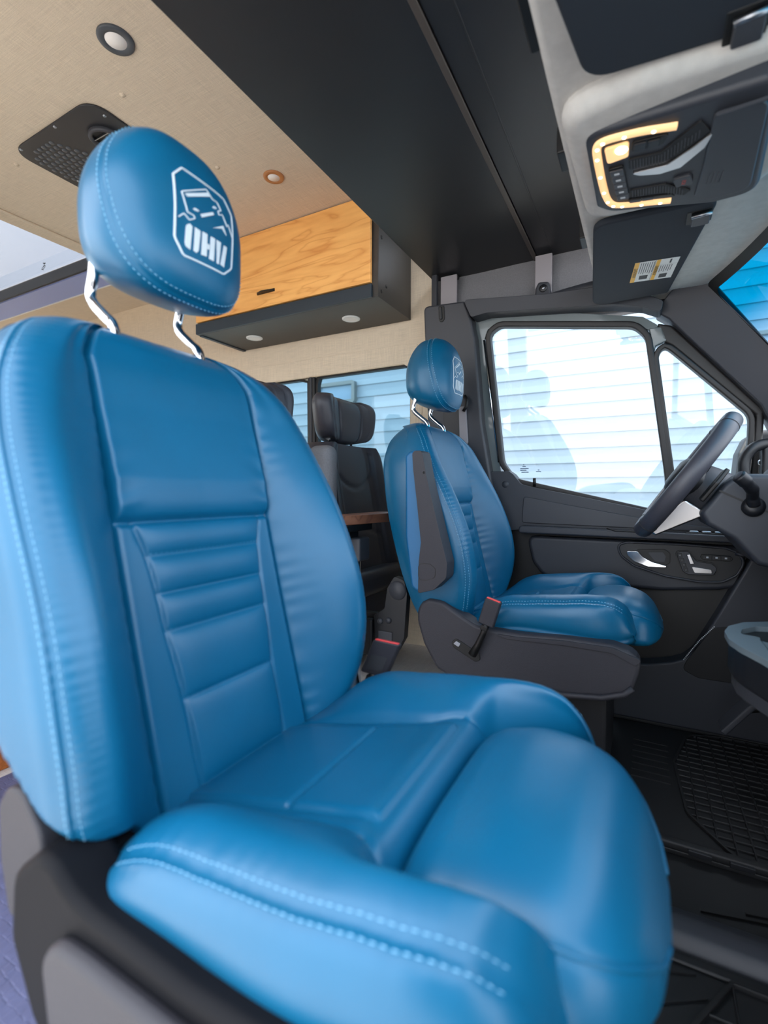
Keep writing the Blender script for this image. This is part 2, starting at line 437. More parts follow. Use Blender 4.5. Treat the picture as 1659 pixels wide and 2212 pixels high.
for nm, x0, x1 in (('sash', -2.55, -1.372), ('sash', -1.335, -.85)):
    A = resamp(rpoly([(x0, .72), (x1, .72), (x1, 1.272), (x0, 1.272)], .012), 64)
    B = resamp(rpoly([(x0 + .014, .734), (x1 - .009, .734), (x1 - .009, 1.264), (x0 + .014, 1.264)], .012), 64)
    s_ = ringplate(nm, A, B, XZ, .858, .885, 'black', w, bevel=.002)
    box('pane', (x0 + .008, x1 - .006), (.870, .874), (.728, 1.268), 'glass_dark', s_)
box('divider', (-1.372, -1.335), (.851, .886), (.72, 1.272), 'seal', w, bevel=.004)
box('divider_rail', (-1.360, -1.348), (.846, .852), (.72, 1.272), 'plastic', w, bevel=.002)
wb = plate_hole('wall_back', (-.93, .90), (.02, 1.86), (-.78, .75), (.85, 1.55), -4.36, -4.30, 'linen_wall')
for v in wb.data.vertices: v.co = Vector((v.co.z, v.co.x, v.co.y))
fixn(wb.data); struct(wb, 'beige rear wall with an opening added for daylight', 'wall')
w = thing('added_window_4', 'unseen rear window added to let daylight in', 'window', (-4.33, 0, .85), kind='structure')  # rear window out of view, added to bring daylight into the back
box('pane', (-4.335, -4.33), (-.79, .76), (.84, 1.56), 'glass', w)
box('door_post', (-4.345, -4.30), (-.05, .02), (.85, 1.55), 'seal', w)
# right wall, its sliding doorway opening added to let daylight in; the passenger doorway ahead of it stands open too
wr = wall_hole('wall_right', (-4.3, -.74), (.02, 1.86), (-2.05, -.86), (.10, 1.56), -.93, -.88, 'linen_wall')
struct(wr, 'beige side wall around a doorway opening added for daylight', 'wall')
struct(box('trim_1', (-.72, .12), (-.93, -.88), (1.50, 1.86), 'headliner_side'), 'dark header above the open passenger doorway', 'trim')
struct(box('trim_2', (-.72, 1.1), (-.95, -.88), (-.04, .015), 'plastic_dark'), 'door sill of the passenger doorway', 'trim')
dp = thing('added_door_2', 'added passenger door standing open out of view to shape the side light', 'door', (.40, -.97, .05), kind='structure')  # open door beside the camera, added to block part of the side light
ca, sa = math.cos(R(-78)), math.sin(R(-78))
DP = lambda a, z, d_: (.40 - (a * ca - d_ * sa) * 1.0, -.97 + (a * sa + d_ * ca), z)
prism('panel', rpoly([(0, .05), (.92, .05), (.92, .80), (0, .66)], .03), DP, 0, .07, 'plastic_soft', dp, bevel=.01)
ringplate('window_frame', resamp([(.02, .68), (.90, .80), (.90, 1.40), (.45, 1.42), (.16, 1.08)], 60), resamp([(.06, .72), (.86, .83), (.86, 1.36), (.47, 1.38), (.20, 1.08)], 60), DP, .02, .05, 'seal', dp)
prism('window_glass', [(.05, .70), (.87, .82), (.87, 1.37), (.46, 1.39), (.18, 1.08)], DP, .033, .037, 'glass', dp)

# cab side wall above the driver door
poly = [(-.735, 1.40), (-.735, 1.66), (.12, 1.66), (.16, 1.40), (.10, 1.33), (-.10, 1.33)]
wc = prism('wall_left_cab', poly, lambda x, z, d: (x, d + (.80 if z < 1.5 else .86), z), 0, .04, 'headliner_side')
struct(wc, 'grey felt lining above the driver door', 'wall')
# B pillar trim
bp = [(-.742, 1.440), (-.585, 1.432), (-.560, 1.365), (-.548, 1.30), (-.530, 1.0), (-.500, .80), (-.470, .60), (-.470, .12), (-.742, .12)]
b_ = prism('trim_3', rpoly(bp, [.02, .01, .03, .02, .05, .05, .05, 0, 0]), SL, .800, .880, 'plastic', None, bevel=.014, seg=4)
struct(b_, 'grey plastic pillar trim behind the driver door window', 'trim')
prism('height_slot', rpoly([(-.682, 1.428), (-.660, 1.427), (-.659, 1.382), (-.666, 1.372), (-.676, 1.373), (-.681, 1.38)], .005), SL, .7965, .8005, 'black', b_, bevel=.001)
prism('slot_button', rpoly([(-.679, 1.424), (-.668, 1.423), (-.667, 1.380), (-.676, 1.380)], .004), SL, .791, .797, 'plastic_dark', b_, bevel=.002)
prism('belt_guide', rpoly([(-.668, 1.06), (-.585, 1.065), (-.580, .93), (-.600, .915), (-.668, .93)], .012), SL, .792, .8005, 'strap_grey', b_, bevel=.003)
prism('guide_recess', rpoly([(-.672, 1.12), (-.612, 1.12), (-.612, .90), (-.672, .90)], .012), SL, .7905, .7925, 'plastic_dark', b_, bevel=.001)
# seat belt
t = thing('seat_belt', 'black seat belt hanging on the grey pillar behind the driver seat', 'seat belt', (-.64, .77, .45))
pts = [(.775, 1.14), (.770, 1.0), (.765, .8), (.76, .5)]
V = []; F = []
for i, (y, z) in enumerate(pts): V += [(-.662, y, z), (-.622, y, z), (-.622, y + .003, z), (-.662, y + .003, z)]
for i in range(3):
    for k in range(4): F.append((i * 4 + k, i * 4 + (k + 1) % 4, i * 4 + 4 + (k + 1) % 4, i * 4 + 4 + k))
F += [(0, 1, 2, 3), (12, 13, 14, 15)]
obj('webbing', V, F, 'belt', t)
tube('guide_loop', [(-.588, .752, 1.10), (-.578, .748, 1.085), (-.580, .746, 1.06), (-.592, .750, 1.045)], .006, 'black', t)
# door header trim (one dark moulding above the window)
hd = [(-.583, 1.430), (-.30, 1.398), (-.15, 1.392), (-.06, 1.372), (.035, 1.318), (.03, 1.285), (-.02, 1.310), (-.10, 1.330), (-.30, 1.352), (-.50, 1.372), (-.556, 1.366)]
h_ = prism('trim_4', rpoly(hd, .012), SL, .785, .850, 'plastic', None, bevel=.014, seg=4)
struct(h_, 'dark grey moulding over the driver door window', 'trim')
# A pillar trim
ap = [(.012, 1.305), (.055, 1.345), (.145, 1.362), (.160, 1.345), (.40, 1.00), (.40, .92), (.322, .92), (.285, 1.00), (.10, 1.215), (.05, 1.275)]
a_ = prism('trim_5', rpoly(ap, .012), lambda x, z, d: (x, d - .05 * (z - .9) - .06 * max(0, min(1, (x + .9 * (z - .9) - .36) / .1)), z), .800, .88, 'plastic', None, bevel=.012, seg=4)
struct(a_, 'grey front pillar trim between door window and windshield', 'trim')
prism('airbag_badge', rpoly([(.088, 1.284), (.104, 1.290), (.128, 1.255), (.113, 1.246)], .003), XZ, .765, .79, 'badge', a_, bevel=.001)
# front roof lining with bulge round the console
hl = [(-.140, -.86), (-.140, .74), (-.15, .80), (.11, .80), (.170, .74), (.225, .55), (.262, .30), (.275, 0), (.262, -.30), (.225, -.55), (.15, -.86)]
h_ = prism('ceiling_front', rpoly(hl, [.02, .03, .02, .02, .05, .1, .1, .1, .1, .1, .02]), XY, 1.344, 1.43, 'headliner', None, bevel=.022, seg=5)
struct(h_, 'light grey front roof lining holding visors and console', 'ceiling')
for y0, y1 in ((-.34, -.25), (-.03, .03), (.30, .36)): box('edge_clip', (-.152, -.136), (y0, y1), (1.352, 1.40), 'black', h_, bevel=.003)
bl = rpoly([(-.130, -.165), (-.120, .145), (-.085, .165), (.17, .185), (.21, .10), (.21, -.11), (.17, -.185), (-.02, -.19)], .05)
prism('console_bulge', bl, XY, 1.310, 1.36, 'headliner', h_, bevel=.03, seg=6)
# windshield
V = []; UV = []; n = 40; m = 24
for i in range(m):
    s = i / (m - 1)
    for j in range(n):
        y = -.80 + 1.60 * j / (n - 1)
        xt = .275 - .254 * y * y; zt = 1.352 - .012 * abs(y)
        L = .95 * s
        V.append((xt + L * .56 + .03 * math.sin(PI * s), y, zt - L * .83)); UV.append((j / (n - 1), s))
F = grid_faces(m, n)
w = thing('window_3', 'windshield with blue tinted band along its top', 'window', (.6, 0, .6), kind='structure')
ws = obj('pane', V, F, 'windshield', w, smooth=True)
uvl = ws.data.uv_layers.new(name='UVMap')
for lp in ws.data.loops: uvl.data[lp.index].uv = UV[lp.vertex_index]
def ws_pt(y, s, dx=0):
    xt = .275 - .254 * y * y; zt = 1.352 - .012 * abs(y); L = .95 * s
    return (xt + L * .56 + .03 * math.sin(PI * s) + dx, y, zt - L * .83)
# black printed border, a strip lying on the glass
V = []; F = []
path = [(y, 0.0, 0, .022) for y in np.linspace(-.74, .70, 30)] + [(.70 + .05 * math.sin(a), .075 - .075 * math.cos(a), 0, 0) for a in np.linspace(.2, PI / 2, 6)] + [(.752, s, 0, 0) for s in np.linspace(.1, 1, 20)]
P2 = np.array([(p[0], p[1] * .95) for p in path])
T = np.gradient(P2, axis=0); T /= np.linalg.norm(T, axis=1, keepdims=True); N2 = np.stack([T[:, 1], -T[:, 0]], 1)
for k, p in enumerate(P2):
    for wd in (-.028, .0):
        q = p - N2[k] * wd * -1
        q = p + N2[k] * wd
        V.append(ws_pt(min(.80, q[0]), max(0, q[1] / .95), -.003))
F = grid_faces(len(P2), 2)
obj('black_border', V, F, 'black', w)
for k in range(9):
    p = ws_pt(.724, .12 + .035 * k, -.004); 

# ------------------------------------------------------------------ driver door
d = thing('door_1', 'driver door with window, chrome handle and seat switches', 'door', (-.1, .84, .15), kind='structure')
glassp = [(-.505, 1.318), (-.470, 1.337), (-.045, 1.270), (-.012, 1.235), (.058, .754), (.050, .688), (-.42, .800), (-.462, .858)]
gm = rpoly(glassp, [.03, .03, .05, .05, .02, .01, .06, .06], 6)
qp = [(.040, 1.200), (.060, 1.182), (.262, .974), (.262, .905), (.250, .70), (.092, .69), (.080, .80), (.026, 1.175)]
gq = rpoly(qp, [.012, .02, .05, .05, .02, .02, .02, .03], 6)
prism('window_glass', gm, SL, .866, .870, 'glass', d)
prism('quarter_glass', gq, SL, .866, .870, 'glass', d)
V = []; F = []
for i_, (x, z, wx) in enumerate(((-.400, .842, .012), (-.408, .834, .030), (-.408, .828, .022), (-.404, .821, .026), (-.398, .848, .004), (-.352, .822, .018), (-.346, .828, .006))):
    n0 = len(V); V += [SL(x, z, .8655), SL(x + wx, z, .8655), SL(x + wx, z + .003, .8655), SL(x, z + .003, .8655)]; F.append(tuple(range(n0, n0 + 4)))
tag(obj('glass_mark', V, F, 'badge', d, fix=False), 'fine printed maker mark on the window glass', kind='stuff')
gmr = resamp(gm, 160); gqr = resamp(gq, 120)
ringplate('window_seal', gmr, offset_poly(gmr, .019), SL, .838, .872, 'seal', d, bevel=.005, seg=3)
ringplate('window_seal', gqr, offset_poly(gqr, .016), SL, .838, .872, 'seal', d, bevel=.005, seg=3)
# painted frame around both panes: rear post, header, mullion, front post
fr = thing('tmpf', None, None); bpy.data.objects.remove(fr)
prism('painted_frame', rpoly([(-.558, 1.372), (-.50, 1.378), (-.30, 1.362), (-.02, 1.300), (.02, 1.27), (.03, 1.235), (-.01, 1.262), (-.05, 1.288), (-.47, 1.353), (-.515, 1.335), (-.526, 1.305), (-.478, .845), (-.47, .80), (-.53, .80), (-.545, 1.05)], .008), SL, .848, .880, 'door_paint', d, bevel=.006, seg=3)
prism('painted_mullion', [(-.002, 1.262), (.035, 1.262), (.050, 1.218), (.018, 1.205), (.012, 1.17), (.080, .70), (.066, .66)], SL, .846, .878, 'door_paint', d, bevel=.004)
prism('painted_front_post', [(.02, 1.275), (.06, 1.262), (.30, .99), (.295, .68), (.268, .68), (.278, .975), (.062, 1.200), (.03, 1.222)], SL, .846, .880, 'seal', d, bevel=.008, seg=3)
tube('post_highlight', [SL(-.528, 1.30, .846), SL(-.508, 1.10, .846), SL(-.482, .86, .846)], .004, 'chrome', d, n=8)
# upper door card
uc = [(-.515, .826), (-.440, .826), (-.425, .815), (-.395, .778), (-.34, .764), (-.2, .735), (.04, .684), (.30, .650), (.32, .600), (-.40, .614), (-.515, .60)]
up_ = prism('upper_panel', rpoly(uc, [.006, .01, .02, .02, .04, .1, .1, .02, .01, .02, .01]), XZ, .812, .87, 'plastic_soft', d, bevel=.012, seg=4)
lowr = [(-.385, .735), (-.2, .70), (.06, .655), (.25, .635), (.25, .628), (-.39, .640)]
prism('upper_relief', rpoly(lowr, .012), XZ, .806, .82, 'plastic', d, bevel=.006, seg=3)
lathe('card_plug', [(0, .002), (.0105, .002), (.0125, 0)], (-.452, .8115, .778), (0, -1, 0), 'plastic_soft', d, 24)
tube('lock_pin', [(-.352, .832, .770), (-.352, .826, .800)], .0055, 'black', d, n=10)
# lower card
prism('lower_card', [(-.515, .62), (.32, .62), (.32, .10), (-.515, .10)], XZ, .835, .875, 'black', d, bevel=.01)
ins = [(-.375, .596), (.05, .594), (.26, .588), (.27, .47), (.20, .452), (.05, .436), (-.22, .44), (-.315, .455), (-.352, .50)]
prism('insert_panel', rpoly(ins, [.03, .1, .02, .05, .05, .1, .06, .05, .05]), XZ, .805, .84, 'plastic_soft', d, bevel=.014, seg=4)
led = [(-.392, .632), (.27, .622), (.27, .600), (-.392, .606)]
ar = prism('armrest_ledge', rpoly(led, [.012, .01, .01, .008]), XZ, .764, .83, 'plastic_soft', d, bevel=.008, seg=4)
tube('ledge_groove', [(-.11, .7635, .633), (-.085, .7625, .626), (.02, .7625, .624), (.05, .7635, .631)], .0025, 'black', d, n=8)
# window switches on the ledge
box('switch_recess', (.108, .205), (.772, .800), (.622, .6275), 'black', d, bevel=.002)
for x in (.118, .150, .182): box('window_switch', (x, x + .024), (.774, .797), (.626, .633), 'steel', d, bevel=.003)
# handle pod
pod = [(-.078, .578), (-.05, .588), (.10, .588), (.212, .583), (.243, .570), (.257, .543), (.240, .505), (.205, .482), (.15, .478), (.06, .488), (-.03, .515), (-.068, .545)]
pod = resamp(rpoly(pod, .03), 120)
p_ = prism('handle_pod', pod, XZ, .788, .812, 'plastic_dark', d, bevel=.003)
ringplate('pod_rim', offset_poly(pod, .004), offset_poly(pod, -.003), XZ, .782, .80, 'plastic', d, bevel=.003)
prism('handle_recess', rpoly([(-.03, .567), (.055, .572), (.070, .560), (.070, .530), (.055, .520), (.0, .535)], .008), XZ, .7835, .789, 'black', p_, bevel=.001)
prism('recess_back', rpoly([(.008, .560), (.050, .562), (.058, .55), (.055, .532), (.03, .532)], .004), XZ, .7825, .784, 'plastic', p_)
hp = [(-.052, .562), (-.02, .563), (-.004, .545), (.02, .532), (.060, .522), (.058, .518), (.01, .517), (-.03, .532), (-.046, .548)]
prism('door_handle', rpoly(hp, [.006, .006, .01, .02, .002, .004, .02, .02, .008]), XZ, .762, .780, 'chrome', d, bevel=.006, seg=4)
# seat adjustment switch block
sb = rpoly([(.084, .566), (.118, .570), (.140, .540), (.178, .536), (.192, .522), (.184, .500), (.118, .498), (.104, .506)], .010)
s_ = prism('seat_switch_block', sb, XZ, .7815, .789, 'plastic', d, bevel=.002)
ringplate('block_rim', offset_poly(resamp(sb, 80), .003), resamp(sb, 80), XZ, .7800, .788, 'black', d)
prism('back_switch', rpoly([(.112, .560), (.122, .562), (.134, .532), (.122, .530)], .003), XZ, .772, .783, 'satin', d, bevel=.002)
prism('cushion_switch', rpoly([(.126, .524), (.176, .518), (.178, .507), (.134, .506)], .003), XZ, .772, .783, 'satin', d, bevel=.002)
for i, s in enumerate(('M', '1', '2', '3')):
    x = .0935 + .0055 * i; z = .5555 - .0145 * i
    bq = prism('memory_button', rpoly([(x - .0055, z + .006), (x + .0065, z + .0065), (x + .009, z - .006), (x - .002, z - .0065)], .001), XZ, .7795, .783, 'plastic_dark', d, bevel=.0008)
    text_obj('print', s, .006, (x + .002, .7792, z), (1, 0, 0), (0, 0, 1), 'print_grey', bq)
prism('button_bar', rpoly([(.152, .563), (.222, .561), (.230, .553), (.224, .545), (.156, .545), (.148, .553)], .007), XZ, .7815, .789, 'black', d, bevel=.001)
for i in range(3):
    x = .155 + .023 * i
    bq = prism('heat_button', rpoly([(x, .5605), (x + .0215, .560), (x + .0215, .5475), (x, .5475)], .001), XZ, .7795, .783, 'plastic_dark', d, bevel=.001)
    box('print', (x + .008, x + .014), (.7790, .7796), (.5515, .5565), 'print_grey', bq)
tube('rim_clip', [(.235, .780, .570), (.255, .776, .566)], .006, 'plastic', d, n=10)
# lower kick panel with loudspeaker in front of the pocket
kp = [(.290, .60), (.258, .525), (.20, .395), (.141, .270), (.115, .240), (.078, .222), (.01, .205), (-.06, .20), (-.10, .02), (.6, .02), (.6, .60)]
k_ = prism('kick_panel', rpoly(kp, [.01, .1, .2, .05, .05, .05, .1, .05, 0, 0, 0]), XZ, .775, .86, 'plastic_soft', d, bevel=.008, seg=3)
sp = rpoly([(.185, .345), (.26, .36), (.33, .33), (.33, .22), (.24, .185), (.15, .185), (.108, .205), (.12, .235)], .03)
prism('speaker_grille', sp, XZ, .7725, .78, 'speaker', d, bevel=.002)
ln = resamp([(.112, .237), (.150, .30), (.187, .348)], 26, closed=False)
V = []; F = []
for a in ln:
    v, f = box_vf(a[0] - .0014, a[0] + .0014, .7715, .7725, a[1] - .0016, a[1] + .0016); b0 = len(V); V += v; F += [tuple(q + b0 for q in ff) for ff in f]
tag(obj('grille_perforation', V, F, 'print_grey', d), 'row of light dots along the grille edge', kind='stuff')
# ================================================================== FRONT SEATS (seat-local: +x forwards, origin on the cab floor)
AB = R(13.6)
ET = np.array([-math.sin(AB), 0, math.cos(AB)]); EN = np.array([math.cos(AB), 0, math.sin(AB)]); O0 = np.array([-.45, 0, .407])
fW = smooth_tab([(-.02, .205), (0, .222), (.04, .240), (.1, .250), (.25, .253), (.35, .250), (.42, .242), (.47, .230), (.51, .212), (.54, .190), (.56, .166), (.572, .140), (.580, .105), (.584, .06)])
fN = smooth_tab([(-.02, .02), (0, .032), (.05, .058), (.1, .076), (.17, .086), (.26, .080), (.33, .066), (.4, .046), (.48, .026), (.53, .014), (.584, .004)])
fFront = smooth_tab([(-.02, 0), (.3, 0), (.45, .004), (.52, .002), (.55, -.008), (.568, -.022), (.578, -.036), (.584, -.055)])
fBack = smooth_tab([(-.02, -.125), (.1, -.140), (.4, -.145), (.5, -.135), (.55, -.115), (.572, -.095), (.584, -.075)])
fYi = smooth_tab([(-.02, .070), (0, .072), (.102, .076), (.184, .084), (.229, .087), (.275, .093), (.317, .104)])
HS = [-.03, .0, .102, .184, .229, .275, .317]
def panel(y, h):
    """relief of the pleated centre of the backrest"""
    y = abs(y); g = 0.
    yi = float(fYi(min(h, .317)))
    if h > .317:
        t = (h - .317)
        g += .010 * (1 - math.exp(-t / .012)) * math.exp(-max(0, t - .05) / .12)
        g -= .004 * math.exp(-((h - .317) / .004) ** 2)
        g += .0012 * math.exp(-((y - .115) / .02) ** 2) * math.sin(h * 190 + y * 60) * math.exp(-t / .06)
    else:
        g -= .006 * math.exp(-((h - .317) / .0035) ** 2)
        k = max(i for i in range(len(HS) - 1) if HS[i] <= h) if h >= HS[0] else 0
        t = (h - HS[k]) / (HS[k + 1] - HS[k]); amp = .0075 if HS[k + 1] - HS[k] < .06 else .0085
        edge = 1 / (1 + math.exp(-(yi - y) / .0016))
        pil = (max(0., 4 * t * (1 - t))) ** .5
        g += edge * (amp * pil * (1 - .55 * (y / yi) ** 6) - .0015)
        g -= .0035 * math.exp(-((y - yi) / .0022) ** 2)
    return g
PER = [44, 14, 6, 6, 10, 10, 8, 6, 6, 8, 8, 8, 6, 10]      # samples per span of the half section
def half(h):
    W = float(fW(h)); nb = float(fN(h)); f = float(fFront(h)); b = float(fBack(h))
    ys = .126 if W > .21 else .126 * W / .21
    m = (ys + W - .045) / 2
    # points from centre front round to centre back
    C = [(0, f), (ys * .80, f + .001), (ys - .006, f + .001), (ys, f - .007), (ys + .007, f + .006), (m, f + nb * .62), (max(m + .004, W - .050), f + nb),
         (W - .026, f + nb - .003), (W - .0105, f + nb - .0135), (W - .006, f + nb - .022), (W, f + nb - .048), (W - .002, min(f - .03, b + .085)), (W - .018, b + .030), (W - .06, b + .003), (0, b)]
    P = catmull(C, PER)
    return P
SEAM = sum(PER[:3]); OUT = sum(PER[:8])                      # indices of the inner and outer seams
hs = np.r_[np.linspace(-.02, .53, 235), .53 + .054 * np.sin(np.linspace(0, PI / 2, 46)[1:])]
GRID = []; YH = []
for h in hs:
    P = half(h)
    Q = []
    for i, (y, n) in enumerate(P):
        if i < SEAM + 2:
            k = 1.0 if i < sum(PER[:2]) else max(0, 1 - (i - sum(PER[:2])) / PER[2])
            n = n + panel(y, h) * k
        # soft gathers beside the two bolster seams
        if i > SEAM:
            di = abs(i - OUT)
            if di < 22 and 0 < h < .55: n = n + .0006 * math.exp(-(max(0, di - 2) / 7.) ** 2) * (math.sin(h * 330 + 2 * math.sin(h * 47)) ** 2) - .0028 * math.exp(-(di / 1.4) ** 2)
            ds = i - SEAM
            if ds < 16 and h < .52: n = n + .0010 * math.exp(-(ds / 8.) ** 2) * math.sin(h * 230 + 3 * math.sin(h * 31))
        Q.append((y, n))
    GRID.append(Q)
ring = []
nH = len(GRID); nS = len(GRID[0])
def bp_pt(h, y, n): return O0 + ET * h + EN * n + np.array([0, y, 0])
V = []
for h, Q in zip(hs, GRID):
    right = [bp_pt(h, y, n) for y, n in Q]; left = [bp_pt(h, -y, n) for y, n in Q[1:-1]]
    V += right + left[::-1]
nR = 2 * nS - 2
F = grid_faces(nH, nR, wrap=True)
F.append(tuple(range(nR)))
F.append(tuple(range((nH - 1) * nR, nH * nR)))
ME_BACK = me_from('backrest', V, F, 'leather'); fixn(ME_BACK)

def stitches(L, NRM, length=.0046, gap=.0026, r=.0007, lift=.0004):
    """thread stitches along a polyline of surface points with normals"""
    L = np.array(L, float); NRM = np.array(NRM, float)
    s = np.r_[0, np.cumsum(np.linalg.norm(np.diff(L, axis=0), axis=1))]
    V = []; F = []; u = 0.
    while u + length < s[-1]:
        a = np.array([np.interp(u, s, L[:, k]) for k in range(3)]); b = np.array([np.interp(u + length, s, L[:, k]) for k in range(3)])
        nn = np.array([np.interp(u + length / 2, s, NRM[:, k]) for k in range(3)]); nn /= np.linalg.norm(nn) + 1e-9
        t = (b - a) / (np.linalg.norm(b - a) + 1e-9); w = np.cross(t, nn); m = (a + b) / 2
        c0 = len(V)
        for p, hh, ww in ((a, -.3, .6), (m, 1.0, 1.0), (b, -.3, .6)):
            q = p + nn * (lift + r * hh)
            V += [q - w * r * ww - nn * r, q + nn * r * .5, q + w * r * ww - nn * r]
        F += [(c0, c0 + 1, c0 + 4, c0 + 3), (c0 + 1, c0 + 2, c0 + 5, c0 + 4), (c0 + 3, c0 + 4, c0 + 7, c0 + 6), (c0 + 4, c0 + 5, c0 + 8, c0 + 7)]
        u += length + gap
    return V, F
def merge(*VF):
    V = []; F = []
    for v, f in VF:
        b = len(V); V += list(v); F += [tuple(q + b for q in ff) for ff in f]
    return V, F
def at_off(Q, idx, d):
    Q = np.array(Q); s = np.r_[0, np.cumsum(np.linalg.norm(np.diff(Q, axis=0), axis=1))]
    t = s[idx] + d; e = .0012
    f = lambda u: np.array([np.interp(u, s, Q[:, 0]), np.interp(u, s, Q[:, 1])])
    return f(t), f(t + e) - f(t - e)
def back_line(idx, d, sgn, h0=.02, h1=.545):
    L = []; N_ = []
    for i, h in enumerate(hs):
        if h < h0 or h > h1: continue
        Q = GRID[i]
        (y, n), tv = at_off(Q, idx, d); nn = np.array([-tv[1], tv[0]]); nn /= np.linalg.norm(nn)
        L.append(bp_pt(h, sgn * y, n))
        N_.append(EN * nn[1] + np.array([0, sgn * nn[0], 0]))
        if nn[1] < -0.2: N_[-1] *= 1
    return L, N_
sets = []
for sg in (1, -1):
    for di in (-.0062, .0062):
        L, N_ = back_line(OUT, di, sg); sets.append(stitches(L, [n if n @ np.array([1, sg * 1.0, 0]) > 0 else -n for n in N_]))
for k, h in enumerate(HS[2:6]):                              # across the pleats
    i = int(np.argmin(abs(hs - h))); Q = GRID[i]; yi = float(fYi(h)) - .003
    pts = [(y, n) for y, n in Q[:SEAM] if y < yi]
    L = [bp_pt(hs[i] + .0012, -y, n) for y, n in pts[::-1]] + [bp_pt(hs[i] + .0012, y, n) for y, n in pts[1:]]
    sets.append(stitches(L, [EN] * len(L), r=.0005))
ME_BST = me_from('stitching', *merge(*sets), 'stitch')

# ---- cushion: lofted along x
fZc = smooth_tab([(-.50, .385), (-.47, .395), (-.43, .408), (-.36, .424), (-.305, .437), (-.24, .452), (-.205, .461), (-.19, .458), (-.178, .445), (-.168, .425), (-.155, .410), (-.10, .40), (.0, .39)])
fZb = smooth_tab([(-.50, .385), (-.455, .400), (-.42, .425), (-.385, .455), (-.35, .473), (-.28, .485), (-.2, .494), (-.13, .500), (-.10, .498), (-.075, .488), (-.055, .468), (-.042, .440), (-.036, .42)])
fYs = smooth_tab([(-.50, .110), (-.40, .112), (-.3, .113), (-.22, .118), (-.185, .132), (-.165, .146), (-.1, .160), (0, .160)])
fWc = smooth_tab([(-.50, .205), (-.45, .222), (-.40, .231), (-.3, .235), (-.16, .235), (-.11, .228), (-.08, .216), (-.06, .203), (-.045, .188), (-.036, .172)])
fBo = smooth_tab([(-.50, .345), (-.40, .380), (-.33, .398), (-.2, .402), (-.10, .396), (-.06, .394), (-.036, .398)])
PC = [34, 10, 6, 6, 10, 10, 8, 6, 8, 8, 8, 8]
SEC = sum(PC[:3]); OUC = sum(PC[:7])
def half_c(x):
    zc = float(fZc(x)); zb = float(fZb(x)); ys = float(fYs(x)); W = float(fWc(x)); bo = float(fBo(x))
    if x > -.16: zi = zc
    else: zi = zc
    m = (ys + W - .05) / 2
    C = [(0, zc), (ys * .74, zc), (ys - .010, zc + .001), (ys, zc + .001), (ys + .010, zc + (zb - zc) * .30), (m + .004, zc + (zb - zc) * .80), (W - .050, zb),
         (W - .020, zb - .013), (W - .006, zb - .026), (W, (zb + bo) / 2 - .006), (W - .006, bo + .010), (W - .03, bo - .012), (0, bo - .03)]
    return catmull(C, PC)
xs = np.r_[-.50 + .02 * np.sin(np.linspace(0, PI / 2, 10))[:-1], np.linspace(-.48, -.08, 190), -.08 + .044 * np.sin(np.linspace(0, PI / 2, 36)[1:])]
CG = []
for x in xs:
    P = half_c(x); Q = []
    for i, (y, z) in enumerate(P):
        if i <= SEC:
            e = .094 + .01 * max(0, (x + .25) / .08) if x < -.19 else .104
            kf = 1 if x < -.2 else 0
            z += kf * (.006 / (1 + math.exp(-(e - y) / .002)) - .0035 * math.exp(-((y - e) / .0025) ** 2))
            if y < e: z -= .0045 * math.exp(-((x + .305) / .003) ** 2) * (1 if x < -.2 else 0)
            z -= .004 * math.exp(-((y - float(fYs(x))) / .003) ** 2) * kf
        di = abs(i - OUC)
        if di < 16 and x > -.45: z += -.0026 * math.exp(-(di / 1.4) ** 2) + 0.00022 * math.exp(-(di / 6.) ** 2) * math.sin(x * 310 + 2 * math.sin(x * 53))
        Q.append((y, z))
    CG.append(Q)
V = []
nS2 = len(CG[0])
for x, Q in zip(xs, CG):
    V += [(x, y, z) for y, z in Q] + [(x, -y, z) for y, z in Q[1:-1]][::-1]
nR2 = 2 * nS2 - 2
F = grid_faces(len(xs), nR2, wrap=True) + [tuple(range(nR2)), tuple(range((len(xs) - 1) * nR2, len(xs) * nR2))]
ME_CUSH = me_from('seat_cushion', V, F, 'leather'); fixn(ME_CUSH)
sets = []
for sg in (1, -1):
    for di in (-.0062, .0062):
        L = []; N_ = []
        for x, Q in zip(xs, CG):
            if x < -.385 or x > -.062: continue
            (y, z), tv = at_off(Q, OUC, di); nn = np.array([-tv[1], tv[0]]); nn /= np.linalg.norm(nn)
            if nn[0] < 0: nn = -nn
            L.append((x, sg * y, z)); N_.append((0, sg * nn[0], nn[1]))
        sets.append(stitches(L, N_))
ME_CST = me_from('stitching', *merge(*sets), 'stitch')
